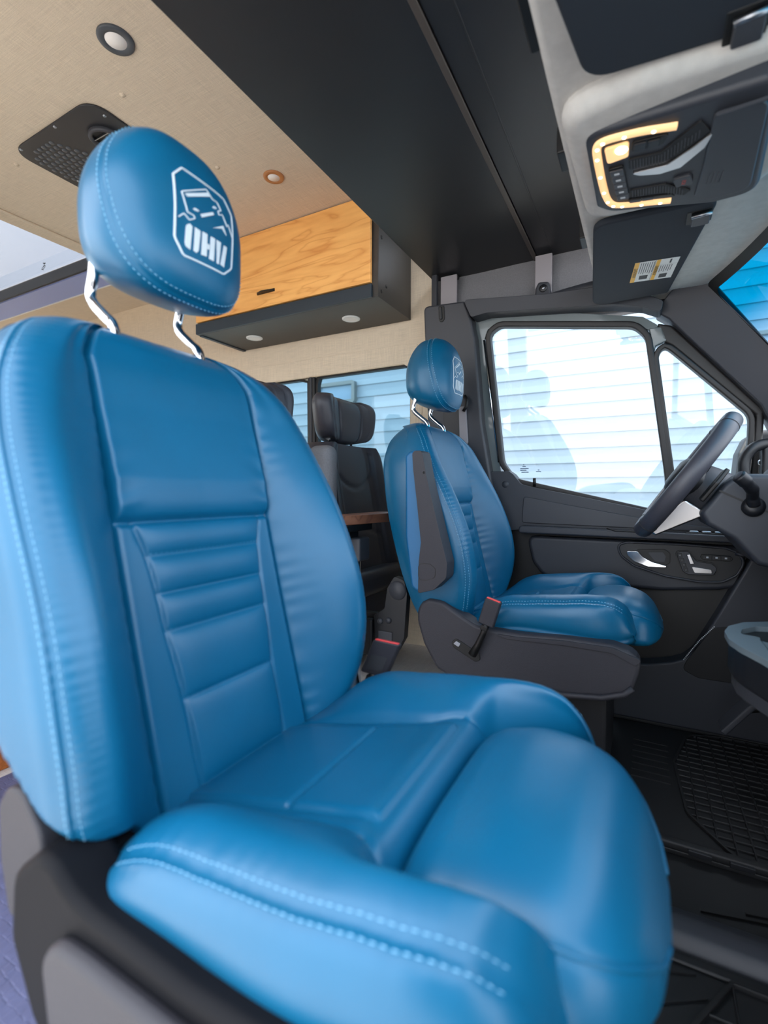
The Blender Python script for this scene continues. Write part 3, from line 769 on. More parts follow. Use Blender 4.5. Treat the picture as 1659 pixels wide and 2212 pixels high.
# ---- thigh support
fT = smooth_tab([(-.172, .440), (-.165, .456), (-.15, .471), (-.12, .482), (-.08, .486), (-.04, .480), (-.01, .464), (.008, .442), (.018, .420), (.025, .40)])
fTb = smooth_tab([(-.172, .40), (-.15, .385), (-.1, .375), (-.03, .362), (.0, .366), (.015, .378), (.025, .395)])
fTw = smooth_tab([(-.172, .128), (-.16, .138), (-.12, .150), (-.08, .154), (-.05, .150), (-.025, .140), (-.005, .122), (.010, .096), (.020, .066), (.025, .03)])
tx = np.r_[np.linspace(-.172, -.01, 70), -.01 + .035 * np.sin(np.linspace(0, PI / 2, 30)[1:])]
V = []; nT = 96; TH = []
for x in tx:
    zt = float(fT(x)); zb = float(fTb(x)); wd = float(fTw(x)); zm = zb + (zt - zb) * .30
    row = []
    for k in range(nT):
        a = 2 * PI * k / nT; c, s = math.cos(a), math.sin(a); e = .42 if s > 0 else .6
        y = wd * math.copysign(abs(c) ** .62, c); z = zm + (zt - zm if s > 0 else zm - zb) * math.copysign(abs(s) ** (.55 if s > 0 else .7), s)
        g = math.exp(-((abs(a if a < PI else a - 2 * PI) - .46) / .035) ** 2) + math.exp(-((abs(a - PI + .46)) / .035) ** 2)
        y *= 1 - .012 * g
        row.append((x, y, z))
    TH.append(row); V += row
F = grid_faces(len(tx), nT, wrap=True) + [tuple(range(nT)), tuple(range((len(tx) - 1) * nT, len(tx) * nT))]
ME_THIGH = me_from('thigh_support', V, F, 'leather'); fixn(ME_THIGH)
# piping along both upper edges of the thigh support
def pipe(k):
    return tube_vf([TH[i][k] for i in range(6, len(tx) - 6)], .0022, 8)
ME_PIPE = [me_from('piping', *pipe(k), 'leather') for k in (7, nT // 2 - 7)]

# ---- headrest: superellipsoid with a seam round the front panel
HA = np.array([.080, .108, .118]); HC = np.array([-.612, 0, 1.112])
def hr_f(x, y, z):
    return abs(x) ** (3.4 if x > 0 else 2.5) + abs(y) ** 3.0 + abs(z) ** (2.05 if z > 0 else 3.6)
def hr_shape(p):
    x, y, z = p
    X = HA[0] * x * (1 - .22 * max(0, z) ** 2 if x < 0 else 1); Y = HA[1] * y * (1 - .05 * max(0, -z) ** 2) * (1 - .22 * max(0, -x) ** 1.3) * (1 - .15 * max(0, z) ** 2); Z = HA[2] * z
    X += .006 * (1 - y * y) * max(0, x)                      # crowned front
    Z += max(0, -z) * (.020 - .022 * x)                      # underside rises to the rear
    return HC + np.array([X, Y, Z])
XS = lambda z: .46 - .30 * z
def solve(fn):
    lo, hi = 0., 1.6
    for _ in range(26):
        m = (lo + hi) / 2
        if fn(m) < 1: lo = m
        else: hi = m
    return lo
def hr_pt(d):
    d = np.array(d, float); r_ = solve(lambda t: hr_f(*(d * t))); p = d * r_
    g = math.exp(-((p[0] - XS(p[2])) / .035) ** 2)
    q = hr_shape(p * (1 - .014 * g + .008 * math.exp(-((p[0] - XS(p[2])) / .14) ** 2)))
    return q
nG = 64; V = []; F = []; idx = {}
lin_ = np.tan(np.linspace(-PI / 4, PI / 4, nG))
for ax in range(3):
    for sg in (-1, 1):
        b0 = len(V)
        for a in lin_:
            for b in lin_:
                dd = [0, 0, 0]; dd[ax] = sg; dd[(ax + 1) % 3] = a; dd[(ax + 2) % 3] = b
                V.append(hr_pt(dd))
        F += [tuple(q + b0 for q in f) for f in grid_faces(nG, nG)]
ME_HEAD = me_from('headrest', V, F, 'leather')
bm = bmesh.new(); bm.from_mesh(ME_HEAD); bmesh.ops.remove_doubles(bm, verts=bm.verts[:], dist=1e-5); bmesh.ops.recalc_face_normals(bm, faces=bm.faces[:]); bm.to_mesh(ME_HEAD); bm.free()
ME_HEAD.polygons.foreach_set('use_smooth', [True] * len(ME_HEAD.polygons))
def hr_ring(dx):
    L = []; N_ = []
    for a in np.linspace(0, 2 * PI, 240, endpoint=True):
        c, s = math.cos(a), math.sin(a)
        r_ = solve(lambda t: hr_f(XS(t * s) + dx, t * c, t * s))
        p = np.array([XS(r_ * s) + dx, r_ * c, r_ * s])
        q = hr_shape(p * 1.004); L.append(q); nn = np.sign(p) * np.abs(p) ** 2 / HA; N_.append(nn / (np.linalg.norm(nn) + 1e-9))
    return L, N_
ME_HST = me_from('stitching', *merge(*[stitches(*hr_ring(dx), lift=.0008) for dx in (-.085, .085)]), 'stitch')
# ---- embroidered emblem on the headrest, in seat-local y,z laid on the front surface
def front_x(y, z):
    zz = (z - HC[2]) / HA[2]
    for _ in range(3):
        if zz < 0: zz = (z - HC[2]) / (HA[2] - .020 + .022 * .9)
    yy = y / (HA[1] * (1 - .05 * max(0, -zz) ** 2) * (1 - .15 * max(0, zz) ** 2))
    x = max(1e-4, 1 - abs(yy) ** 3.0 - abs(zz) ** (2.05 if zz > 0 else 3.6)) ** (1 / 3.4)
    return hr_shape((x, yy, zz))[0]
LK = 1.02
def lg(p):                                                  # traced emblem -> centred on the pad
    y, z = p; z0 = z - 1.124; y0 = y - .040 - .155 * z0
    return (y0 * LK + .007, 1.124 + z0 * LK - .015)
EMB_LINES = [([(.013, 1.179), (.083, 1.177), (.095, 1.162), (.089, 1.128), (.079, 1.086), (.061, 1.072), (-.006, 1.070), (-.016, 1.087), (-.009, 1.124), (-.003, 1.164)], .0022, True),
    ([(.004, 1.147), (.048, 1.171)], .0016, False), ([(.004, 1.147), (.008, 1.125), (.017, 1.125), (.0185, 1.122), (.009, 1.1165), (.002, 1.121), (-.007, 1.113)], .0014, False),
    ([(.048, 1.171), (.056, 1.163), (.065, 1.163), (.070, 1.155), (.063, 1.152), (.064, 1.147), (.071, 1.151), (.078, 1.139), (.081, 1.143), (.089, 1.128)], .0013, False)]
EMB_POLY = [[(.008, 1.1465), (.050, 1.168), (.052, 1.164), (.012, 1.1445)], [(.017, 1.133), (.021, 1.1355), (.027, 1.135), (.025, 1.133), (.020, 1.132)], [(.053, 1.152), (.056, 1.1545), (.061, 1.154), (.059, 1.152), (.054, 1.151)],
    [(.029, 1.132), (.052, 1.145), (.053, 1.142), (.031, 1.129)], [(.048, 1.124), (.069, 1.136), (.074, 1.126), (.066, 1.131)],
    [(.004, 1.109), (.009, 1.112), (.013, 1.110), (.005, 1.080), (-.002, 1.082), (-.003, 1.086), (.002, 1.106)], [(.016, 1.111), (.025, 1.110), (.024, 1.105), (.018, 1.084), (.014, 1.080), (.009, 1.081)],
    [(.028, 1.111), (.037, 1.111), (.031, 1.082), (.021, 1.081)], [(.034, 1.099), (.038, 1.099), (.037, 1.093), (.033, 1.092)], [(.042, 1.111), (.050, 1.111), (.043, 1.081), (.034, 1.081)],
    [(.052, 1.111), (.061, 1.111), (.052, 1.081), (.048, 1.081)], [(.066, 1.110), (.073, 1.110), (.062, 1.081), (.054, 1.082)]]
def on_head(p, lift): return (front_x(*p) + lift, p[0], p[1])
sets = []
for L, w_, cl in EMB_LINES:
    P2 = [lg(p) for p in L]
    P2 = resamp(P2, 90 if cl else 40, closed=cl)
    T = np.roll(P2, -1, 0) - np.roll(P2, 1, 0) if cl else np.gradient(P2, axis=0)
    T /= np.linalg.norm(T, axis=1, keepdims=True); N2 = np.stack([-T[:, 1], T[:, 0]], 1)
    V = []; n = len(P2)
    for p, nn in zip(P2, N2):
        for s_, l_ in ((-1, -.0006), (-.7, .0012), (.7, .0012), (1, -.0006)): V.append(on_head(p + nn * w_ * s_ * .62, l_))
    F = [(i * 4 + k, ((i + 1) % n) * 4 + k, ((i + 1) % n) * 4 + k + 1, i * 4 + k + 1) for i in range(n if cl else n - 1) for k in range(3)]
    sets.append((V, F))
for L in EMB_POLY:
    P2 = [tuple(lg(p)) for p in L]; n = len(P2)
    if L in EMB_POLY[5:]: cy = sum(q[0] for q in P2) / n; P2 = [(cy + (q[0] - cy) * .86, q[1]) for q in P2]
    V = [on_head(p, .0012) for p in P2] + [on_head(p, -.001) for p in P2]
    F = [tuple(range(n))] + [(i, (i + 1) % n, n + (i + 1) % n, n + i) for i in range(n)]
    sets.append((V, F))
ME_LOGO = me_from('emblem', *merge(*sets), 'logo_thread', smooth=False)
def post_vf(y):
    c = catmull([(-.640, y, 1.065), (-.645, y, 1.035), (-.652, y, 1.012), (-.645, y, .998), (-.622, y, .978), (-.605, y, .962), (-.600, y, .93)], 6)
    return tube_vf(c, .0068, 14)
ME_POST = [me_from('headrest_post', *post_vf(y), 'chrome') for y in (-.068, .068)]
V, F = lathe_vf([(.0, .010), (.011, .010), (.013, .006), (.013, 0)], 20)

def front_seat(label, yc, dx, dc=0, hy=0, back=None, bst=None):
    t = thing('front_seat', label, 'seat', (dx, yc, 0), 'blue leather front seats')
    b = share('backrest', back or ME_BACK, t); share('stitching', bst or ME_BST, b)['kind'] = 'stuff'
    c = share('seat_cushion', ME_CUSH, t, (dc, 0, 0)); share('stitching', ME_CST, c)['kind'] = 'stuff'
    th = share('thigh_support', ME_THIGH, t, (dc, 0, 0)); [share('piping', m, th) for m in ME_PIPE]
    h = share('headrest', ME_HEAD, t, (0, hy, 0)); share('stitching', ME_HST, h)['kind'] = 'stuff'
    e = share('emblem', ME_LOGO, h); e['label'] = 'white embroidered emblem with off-road vehicle and the letters OHV'
    for m in ME_POST: share('headrest_post', m, t)['label'] = 'bent chrome headrest post'
    # pedestal under the cushion
    box('under_frame', (dx - .43, dx - .05), (yc - .19, yc + .19), (.29, .37), 'plastic_dark', t, bevel=.01)
    box('pedestal', (dx - .40, dx - .08), (yc - .17, yc + .17), (.0, .30), 'plastic_dark', t, bevel=.01)
    return t
# --- driver seat
ds = front_seat('blue leather driver seat with folded armrest beside the steering wheel', .5, .006, .016)
cov = [(-.546, .426), (-.535, .449), (-.511, .462), (-.474, .459), (-.423, .430), (-.378, .407), (-.339, .402), (-.270, .400), (-.163, .406), (-.065, .404), (-.017, .392), (-.002, .370), (-.007, .341), (-.017, .306), (-.037, .290), (-.082, .274), (-.162, .264), (-.247, .272), (-.358, .262), (-.440, .250), (-.490, .276), (-.527, .337), (-.546, .395)]
cv_ = resamp(rpoly(cov, .02, 4), 120)
c_ = prism('side_cover', cv_, XZ, .243, .300, 'plastic_grain', ds, bevel=.012, seg=4)
lip = [(.0, .378), (-.06, .398), (-.163, .399), (-.27, .392), (-.33, .393), (-.30, .384), (-.163, .388), (-.06, .386), (-.015, .364)]
prism('cover_ridge', rpoly(lip, .01), XZ, .239, .25, 'plastic_grain', ds, bevel=.004)
tube('cover_lip', [(-.36, .243, .268), (-.25, .240, .276), (-.162, .238, .270), (-.08, .238, .280), (-.035, .240, .296), (-.018, .243, .312)], .007, 'plastic_grain', ds)
prism('cover_slot', rpoly([(-.446, .352), (-.434, .366), (-.417, .359), (-.368, .334), (-.366, .318), (-.380, .312), (-.437, .340)], .008), XZ, .2405, .245, 'black', ds, bevel=.0015)
prism('slot_clip', rpoly([(-.438, .352), (-.430, .360), (-.418, .355), (-.424, .345)], .002), XZ, .2375, .2415, 'steel', ds, bevel=.001)
ap_ = [(-.566, .845), (-.552, .858), (-.524, .858), (-.512, .80), (-.486, .66), (-.462, .576), (-.462, .530), (-.490, .503), (-.530, .487), (-.548, .500), (-.565, .633)]
a_ = prism('armrest', rpoly([(x + .006, z) for x, z in ap_], [.012, .012, .012, .05, .05, .03, .02, .02, .015, .02, .05]), XZ, .193, .243, 'armpad', ds, bevel=.012, seg=4)
ab = [(-.548, .856), (-.520, .857), (-.507, .790), (-.470, .646), (-.450, .571), (-.452, .533), (-.485, .501), (-.530, .487), (-.528, .571), (-.522, .620), (-.533, .717), (-.544, .805)]
ab = [(x + .014, z) for x, z in ab]
prism('armrest_shell', rpoly(ab, [.012, .012, .05, .05, .03, .02, .02, .006, .03, .03, .1, .05]), XZ, .183, .236, 'plastic_grain', a_, bevel=.004, seg=3)
ringplate('pivot_cap', resamp(rpoly([(-.515, .565), (-.483, .568), (-.466, .555), (-.468, .532), (-.488, .524), (-.515, .522)], .012), 40), offset_poly(resamp(rpoly([(-.515, .565), (-.483, .568), (-.466, .555), (-.468, .532), (-.488, .524), (-.515, .522)], .012), 40), -.0012), XZ, .1822, .184, 'black', a_)
lathe('shell_hole', [(0, .0005), (.003, .0005), (.003, 0)], (-.500, .1828, .80), (0, -1, 0), 'black', a_, 12)

def buckle(label, loc, ax, up_, width, n):
    """belt buckle: ax = width direction, up_ = long direction, n = facing"""
    t = thing('seat_belt_buckle', label, 'buckle', loc, 'front seat belt buckles')
    ax, up_, n = Vector(ax).normalized(), Vector(up_).normalized(), Vector(n).normalized(); L = Vector(loc)
    def bx(nm, a0, a1, u0, u1, n0, n1, mt, bev=.002, par=t):
        V, F = box_vf(a0, a1, u0, u1, n0, n1); return obj(nm, [L + ax * v[0] + up_ * v[1] + n * v[2] for v in V], F, mt, par, bevel=bev)
    bx('shell', -width / 2, width / 2, .045, .115, -.010, .010, 'plastic_grain', .004)
    bx('release_button', -width / 2 + .003, width / 2 - .003, .113, .1168, -.001, .0085, 'red', .0012)
    bx('slot', -width / 2 + .004, width / 2 - .004, .113, .1158, -.008, -.002, 'black', .0005)
    tube('stalk', [L + up_ * .048, L + up_ * .02, L + up_ * -.015 - ax * .004, L + up_ * -.045 - ax * .010], [.009, .0075, .0085, .011], 'black', t)
    bx('stalk_clip', -.010, .008, .030, .043, -.009, .010, 'black', .002)
    return t, bx
buckle('black seat belt buckle with red button on the inner side of the driver seat', (-.360, .225, .375), (.90, .0, -.25), (.30, -.06, .95), .040, (0, -1, .05))
tb, bx = buckle('black seat belt buckle with red button behind the near cushion', (-.436, -.220, .388), (.95, .15, -.10), (.42, -.05, .90), .048, (.15, -1, .2))
bx('maker_label', -.016, .014, .055, .085, .0102, .0108, 'ink', 0)
# --- passenger seat
ME_BACK2 = ME_BACK.copy()                                    # its outer lower corner is cut away for the recliner
ME_BST2 = ME_BST.copy()
for mm in (ME_BACK2, ME_BST2):
    for v in mm.vertices:
        if v.co.y < -.15 and v.co.x < -.395:
            k = min(1, (-.15 - v.co.y) / .05); zl = .425 + (-.395 - v.co.x) * 1.0
            if v.co.z < zl: v.co.z += (zl - v.co.z) * k
ps = front_seat('blue leather passenger seat in the foreground', -.5, 0, 0, .010, ME_BACK2, ME_BST2)
nc = [(-.440, .452), (-.417, .452), (-.392, .436), (-.365, .430), (-.318, .428), (-.26, .424), (-.171, .428), (-.08, .426), (-.02, .41), (-.01, .37), (-.03, .29), (-.12, .25), (-.30, .24), (-.40, .26), (-.455, .30), (-.487, .36), (-.480, .42)]
prism('side_cover', resamp(rpoly([(x - .005, z - .004) for x, z in nc], .02, 4), 110), XZ, -.752, -.70, 'seat_base', ps, bevel=.012, seg=4)
box('recliner_hinge', (-.50, -.42), (-.725, -.66), (.33, .425), 'seat_base', ps, bevel=.012)
inn = [(-.415, .385), (-.395, .402), (-.365, .404), (-.26, .402), (-.10, .402), (-.05, .37), (-.07, .30), (-.15, .272), (-.32, .262), (-.40, .29)]
prism('cover_panel', resamp(rpoly(inn, .02, 4), 90), XZ, -.766, -.748, 'plastic_grain', ps, bevel=.010, seg=4)
kb = [(-.490, .480), (-.474, .500), (-.450, .502), (-.425, .475), (-.418, .452), (-.430, .420), (-.455, .388), (-.478, .382), (-.490, .430)]
kb = [(x * 1.095, .75 + (z - .75) * 1.095) for x, z in kb]
prism('recliner_cover', resamp(rpoly(kb, .02, 4), 70), XZ, -.738, -.695, 'plastic_grain', ps, bevel=.012, seg=5)
# ================================================================== OVERHEAD
t = thing('overhead_shelf', 'large matte black overhead shelf above the front seats', 'shelf', (-.44, 0, 1.57))
prism('panel', rpoly([(-.745, -.86), (-.355, -.86), (-.355, .895), (-.41, .89), (-.745, .838)], .004), XY, 1.570, 1.584, 'shelf_black', t, bevel=.003)
prism('front_panel', rpoly([(-.353, -.86), (-.02, -.86), (-.02, .80), (-.18, .83), (-.22, .872), (-.353, .893)], .02), XY, 1.574, 1.588, 'shelf_black', t, bevel=.003)
box('joint_rib', (-.366, -.352), (-.86, .885), (1.5665, 1.572), 'shelf_rib', t, bevel=.002)
box('crease', (-.302, -.298), (-.86, .86), (1.5725, 1.5750), 'shelf_black', t, bevel=.001)
for x, y in ((-.675, .846), (-.335, .888)):
    c = prism('mounting_clip', rpoly([(x - .034, y - .030), (x + .034, y - .018), (x + .030, y + .006), (x - .030, y - .004)], .006), XY, 1.560, 1.571, 'black', t, bevel=.002)
    for k in (-.016, .016): lathe('bolt', [(0, .003), (.005, .0025), (.006, 0)], (x + k, y - .013 + k * .2, 1.560), (0, 0, -1), 'steel', c, 14)
def strap(name, x0, x1, z0, z1, y, label):
    pass
box('support_strap', (-.700, -.636), (.792, .800), (1.425, 1.562), 'strap_grey', wc, bevel=.002)
box('support_strap', (-.352, -.296), (.792, .800), (1.43, 1.562), 'strap_grey', wc, bevel=.002)
box('wall_edge_trim', (-.733, -.712), (.780, .800), (1.42, 1.60), 'plastic', wc, bevel=.003)
# screws of the ceiling lining
for x, y in ((-1.24, -.117), (-1.798, -.108), (-1.242, .209)):
    lathe('ceiling_screw', [(0, .004), (.006, .003), (.008, 0)], (x, y, 1.8), (0, 0, -1), 'linen', ceil, 14)
# downlights
for nm, x, y, r, ring_, lab in (('downlight', -1.104, -.223, .040, 'grey_ring', 'round ceiling downlight with dark grey ring'), ('downlight', -1.112, .330, .034, 'copper_ring', 'round ceiling downlight with copper brown ring')):
    t = thing(nm, lab, 'light', (x, y, 1.80), 'ceiling downlights')
    lathe('ring', [(r, 0), (r, .003), (r * .96, .005), (r * .60, .005), (r * .58, .003)], (x, y, 1.80), (0, 0, -1), ring_, t, 40)
    lathe('diffuser', [(0, .0045), (r * .58, .0045), (r * .60, .002)], (x, y, 1.80), (0, 0, -1), 'diffuser', t, 40)
# air vent plate
t = thing('ceiling_vent', 'black metal ceiling plate with round air vent and perforated grille', 'vent', (-1.54, 0, 1.80))
prism('plate', rpoly([(-1.735, -.150), (-1.325, -.155), (-1.325, .15), (-1.735, .155)], .06, 8), XY, 1.794, 1.7995, 'metal_plate', t, bevel=.002)
vx, vy = -1.420, -.045
lathe('vent_ring', [(.049, 0), (.050, .008), (.046, .012), (.039, .010), (.037, .002)], (vx, vy, 1.794), (0, 0, -1), 'plastic', t, 40)
lathe('vent_well', [(0, .0015), (.038, .0015)], (vx, vy, 1.794), (0, 0, -1), 'black', t, 32)
for k in (-.018, 0, .018):
    hw = math.sqrt(.037 ** 2 - k * k)
    V, F = box_vf(vx - hw, vx + hw, vy + k - .0015, vy + k + .0015, 1.786, 1.792); obj('vent_slat', V, F, 'steel', t)
mh = me_from('perforation', *lathe_vf([(0, .0012), (.0072, .0012), (.0080, 0)], 10), 'grey_ring')
for i in range(9):
    for j in range(8):
        x = -1.712 + .021 * i + (.0105 if j % 2 else 0); y = -.112 + .0185 * j
        if x - .9 * (y + .10) > -1.575 or x + 1.2 * (y + .10) < -1.70 : continue
        share('perforation', mh, t, (x + 1.54, y, -.0062), (PI, 0, 0))
for x, y in ((-1.70, -.140), (-1.51, -.143), (-1.36, .0), (-1.70, .03), (-1.345, -.10)):
    lathe('screw', [(0, .002), (.004, .0015), (.005, 0)], (x, y, 1.794), (0, 0, -1), 'steel', t, 12)
# overhead cabinet
t = thing('overhead_cabinet', 'dark overhead wall cabinet with cherry wood door', 'cabinet', (-1.3, .72, 1.444))
prism('body', [(.575, 1.500), (.575, 1.444), (.848, 1.444), (.848, 1.798), (.585, 1.798)], lambda y, z, d: (d, y, z), -1.765, -.850, 'cab_dark', t, bevel=.002)
box('light_rail', (-1.765, -.872), (.562, .576), (1.444, 1.490), 'cab_edge', t, bevel=.003)
box('bottom_edge', (-1.760, -1.742), (.58, .846), (1.439, 1.446), 'cab_edge', t, bevel=.001)
dr = box('door', (-1.760, -.874), (.560, .5745), (1.494, 1.796), 'cherry', t, bevel=.002)
hv = rpoly([(-1.40, .556), (-1.31, .556), (-1.325, .541), (-1.36, .535), (-1.39, .545)], .006)
prism('handle', hv, XY, 1.545, 1.549, 'black', dr, bevel=.001)
box('handle_flange', (-1.40, -1.31), (.5570, .5605), (1.545, 1.557), 'black', dr, bevel=.001)
for y, z in ((.60, 1.66), (.60, 1.47), (.635, 1.50)):
    lathe('screw_cap', [(0, .002), (.006, .0015), (.007, 0)], (-.850, y, z), (1, 0, 0), 'black', t, 14)
for x, lab in ((-1.566, 'round white puck light under the cabinet near the blue seat'), (-1.053, 'round white puck light under the cabinet end near the wood door edge')):
    p = thing('puck_light', lab, 'light', (x, .717, 1.444), 'puck lights under the cabinet')
    lathe('rim', [(.036, 0), (.036, .003), (.028, .005), (.026, .003)], (x, .717, 1.444), (0, 0, -1), 'white_plastic', p, 32)
    lathe('lens', [(0, .003), (.026, .003)], (x, .717, 1.444), (0, 0, -1), 'diffuser', p, 32)
# grab handle above the door
t = thing('grab_handle', 'grey plastic grab handle above the driver door', 'handle', (-.25, .76, 1.39))
prism('mount', rpoly([(-.346, 1.44), (-.336, 1.462), (-.302, 1.458), (-.292, 1.41), (-.285, 1.385), (-.32, 1.375), (-.348, 1.40)], .01), XZ, .765, .80, 'plastic', t, bevel=.008, seg=3)
lathe('bolt', [(0, .004), (.006, .004), (.009, .002), (.013, .002), (.013, 0)], (-.319, .765, 1.437), (0, -1, 0), 'plastic_dark', t, 20)
lathe('bolt_head', [(0, .0052), (.004, .0048), (.005, .003)], (-.319, .765, 1.437), (0, -1, 0), 'steel', t, 14)
V, F = tube_vf(catmull([(-.335, .775, 1.395), (-.315, .755, 1.385), (-.28, .745, 1.390), (-.20, .742, 1.398), (-.13, .748, 1.405), (-.10, .77, 1.41)], 6), .019, 16)
obj('grip', V, F, 'plastic', t, smooth=True)
# sun visors
def visor(lab, P, clip, z):
    t = thing('sun_visor', lab, 'visor', (sum(p[0] for p in P) / len(P), sum(p[1] for p in P) / len(P), z), 'cab sun visors')
    prism('flap', rpoly(P, [.035, .03, .012, .045], 7), XY, z, z + .016, 'visor', t, bevel=.006, seg=3)
    cx, cy = clip
    box('clip_recess', (cx - .024, cx + .022), (cy - .028, cy + .026), (z - .0012, z + .004), 'black', t, bevel=.002)
    box('clip', (cx - .015, cx + .018), (cy - .018, cy + .022), (z - .010, z), 'plastic', t, bevel=.003)
    tube('clip_pin', [(cx - .016, cy - .016, z - .006), (cx + .020, cy - .020, z - .006)], .004, 'steel', t, n=10)
    return t
dv = visor('dark grey sun visor with yellow and white warning label above the driver', [(-.112, .205), (.118, .215), (.045, .69), (-.158, .70)], (.088, .268), 1.325)
pv = visor('large dark grey sun visor above the passenger seat', [(-.158, -.70), (.045, -.69), (.140, -.185), (-.085, -.205)], (.098, -.205), 1.322)
# warning label on the driver visor
lb = dv
L0 = Vector((-.035, .436, 1.3243)); LX = Vector((.098, .012, 0)); LY = Vector((-.016, .122, 0))
def lq(nm, a0, a1, b0, b1, mt, k=0, par=None):
    V = [L0 + LX * a + LY * b - Vector((0, 0, .0004 * k)) for a, b in ((a0, b0), (a1, b0), (a1, b1), (a0, b1))]
    return obj(nm, V, [(0, 1, 2, 3)], mt, par, fix=False)
st = lq('warning_label', 0, 1, 0, 1, 'sticker', 0, lb); st['label'] = 'white warning sticker with two yellow bars'
lq('yellow_bar', .0, .11, 0, 1, 'yellow', 1, st); lq('yellow_bar', .50, .59, 0, 1, 'yellow', 1, st)
for a0, col in ((.055, .5), (.545, .5)):
    p = L0 + LX * a0 + LY * .5 - Vector((0, 0, .0009)); text_obj('print', 'WARNING', .012, p, -LY, LX, 'ink', st)
for i in range(7): lq('print_line', .15 + .05 * i, .165 + .05 * i, .05, .55 + .03 * (i % 3), 'ink', 1, st)
for i in range(6): lq('print_line', .63 + .05 * i, .645 + .05 * i, .30, .62 - .04 * (i % 2), 'ink', 1, st)
lq('pictogram', .20, .40, .68, .88, 'ink', 1, st); lq('pictogram', .68, .86, .72, .92, 'ink', 1, st); lq('pictogram', .80, .84, .04, .22, 'ink', 1, st); lq('divider_line', .475, .482, 0, 1, 'ink', 1, st); lq('divider_line', .60, 1, .27, .275, 'ink', 1, st)
# overhead console
t = thing('overhead_console', 'overhead console with lit reading lamps and switches between the visors', 'console', (.02, -.01, 1.30))
zc = lambda x: 1.300 - .10 * (x + .02) 
CT = lambda x, y, d: (x, y, zc(x) + d)
body = rpoly([(-.100, -.118), (.145, -.150), (.165, .135), (.10, .152), (-.075, .128), (-.098, .10)], [.03, .02, .04, .03, .045, .02], 6)
prism('body', body, CT, .0, .05, 'plastic_soft', t, bevel=.010, seg=4)
# U-shaped light guide
pth = catmull([(.030, -.098), (-.02, -.103), (-.066, -.100), (-.080, -.086), (-.082, -.05), (-.080, .02), (-.076, .070), (-.066, .094), (-.045, .102), (.0, .108), (.030, .112)], 5)
V = []; T = np.gradient(pth, axis=0); T /= np.linalg.norm(T, axis=1, keepdims=True)
for p, tt in zip(pth, T):
    nn = np.array([-tt[1], tt[0]])
    for s_, dz in ((-.0068, 0), (-.0045, -.005), (.0045, -.005), (.0068, 0)): V.append(CT(p[0] + nn[0] * s_, p[1] + nn[1] * s_, dz))
F = grid_faces(len(pth), 4)
lg_ = obj('light_guide', V, F, 'led', t, smooth=True)
for k in range(3, len(pth) - 1, 4):
    p = pth[k]; lathe('led', [(0, .0016), (.0028, .0012), (.0034, 0)], CT(p[0], p[1], -.0048), (0, 0, -1), 'led_hot', lg_, 10)
prism('reading_lamp', rpoly([(-.070, -.080), (-.034, -.086), (-.036, -.050), (-.068, -.040)], .006), CT, -.004, .001, 'led', t, bevel=.001)
lathe('reflector', [(0, .003), (.008, .0025), (.010, 0)], CT(-.045, -.072, -.004), (0, 0, -1), 'led_hot', t, 16)
prism('switch_bar', rpoly([(-.068, -.024), (-.044, -.028), (-.040, .072), (-.060, .078)], .006), CT, -.004, .001, 'black', t, bevel=.001)
for i in range(5):
    y = -.020 + .0195 * i; x = -.066 + .0016 * i
    b_ = prism('switch', rpoly([(x, y), (x + .021, y - .002), (x + .022, y + .0155), (x + .0015, y + .0175)], .002), CT, -.0065, -.003, 'plastic', t, bevel=.0012)
    prism('print', [(x + .007, y + .006), (x + .015, y + .0055), (x + .0152, y + .010), (x + .0072, y + .0105)], CT, -.0070, -.0064, 'print_grey', b_)
prism('lamp_switch_row', rpoly([(-.030, -.082), (.022, -.086), (.012, -.062), (-.032, -.058)], .006), CT, -.003, .001, 'black', t, bevel=.001)
for i in range(2): prism('lamp_switch', rpoly([(-.027 + .019 * i, -.079), (-.010 + .019 * i, -.080), (-.011 + .019 * i, -.063), (-.028 + .019 * i, -.062)], .002), CT, -.005, -.001, 'plastic_dark', t, bevel=.001)
prism('lamp_switch_row', rpoly([(-.040, .082), (.030, .088), (.038, .098), (-.040, .094)], .005), CT, -.003, .001, 'black', t, bevel=.001)
for i in range(2): prism('lamp_switch', rpoly([(-.038 + .021 * i, .083 + .001 * i), (-.019 + .021 * i, .0845 + .001 * i), (-.019 + .021 * i, .0935), (-.038 + .021 * i, .093)], .002), CT, -.005, -.001, 'plastic_dark', t, bevel=.001)
def grille(nm, P):
    g = prism(nm, rpoly(P, .004), CT, -.003, .001, 'speaker', t, bevel=.001)
    return g
grille('microphone_grille', [(-.036, -.040), (.010, -.042), (.060, -.100), (.075, -.070), (.030, -.020), (-.036, -.012)])
grille('microphone_grille', [(-.036, .052), (.020, .052), (.060, .085), (.050, .100), (.020, .078), (-.036, .076)])
V = []; F = []
for i in range(22):
    for j in range(9):
        x = -.033 + .0044 * i; y = (-.037 + .0028 * j) - max(0, x - .01) * .95
        if i > 17 and j < 2: continue
        v, f = box_vf(x, x + .0016, y, y + .0012, -.0042, -.003); b0 = len(V); V += [CT(a, b, c) for a, b, c in v]; F += [tuple(q + b0 for q in ff) for ff in f]
        y2 = .054 + .0026 * j + max(0, x - .012) * .55
        if x < .05: v, f = box_vf(x, x + .0016, y2, y2 + .0012, -.0042, -.003); b0 = len(V); V += [CT(a, b, c) for a, b, c in v]; F += [tuple(q + b0 for q in ff) for ff in f]
obj('grille_dots', V, F, 'plastic', t)['kind'] = 'stuff'
prism('silver_blade', rpoly([(-.034, -.004), (.020, -.010), (.055, -.045), (.080, -.075), (.070, -.038), (.040, .004), (.010, .012), (-.020, .006)], .006), CT, -.006, .001, 'satin', t, bevel=.004, seg=3)
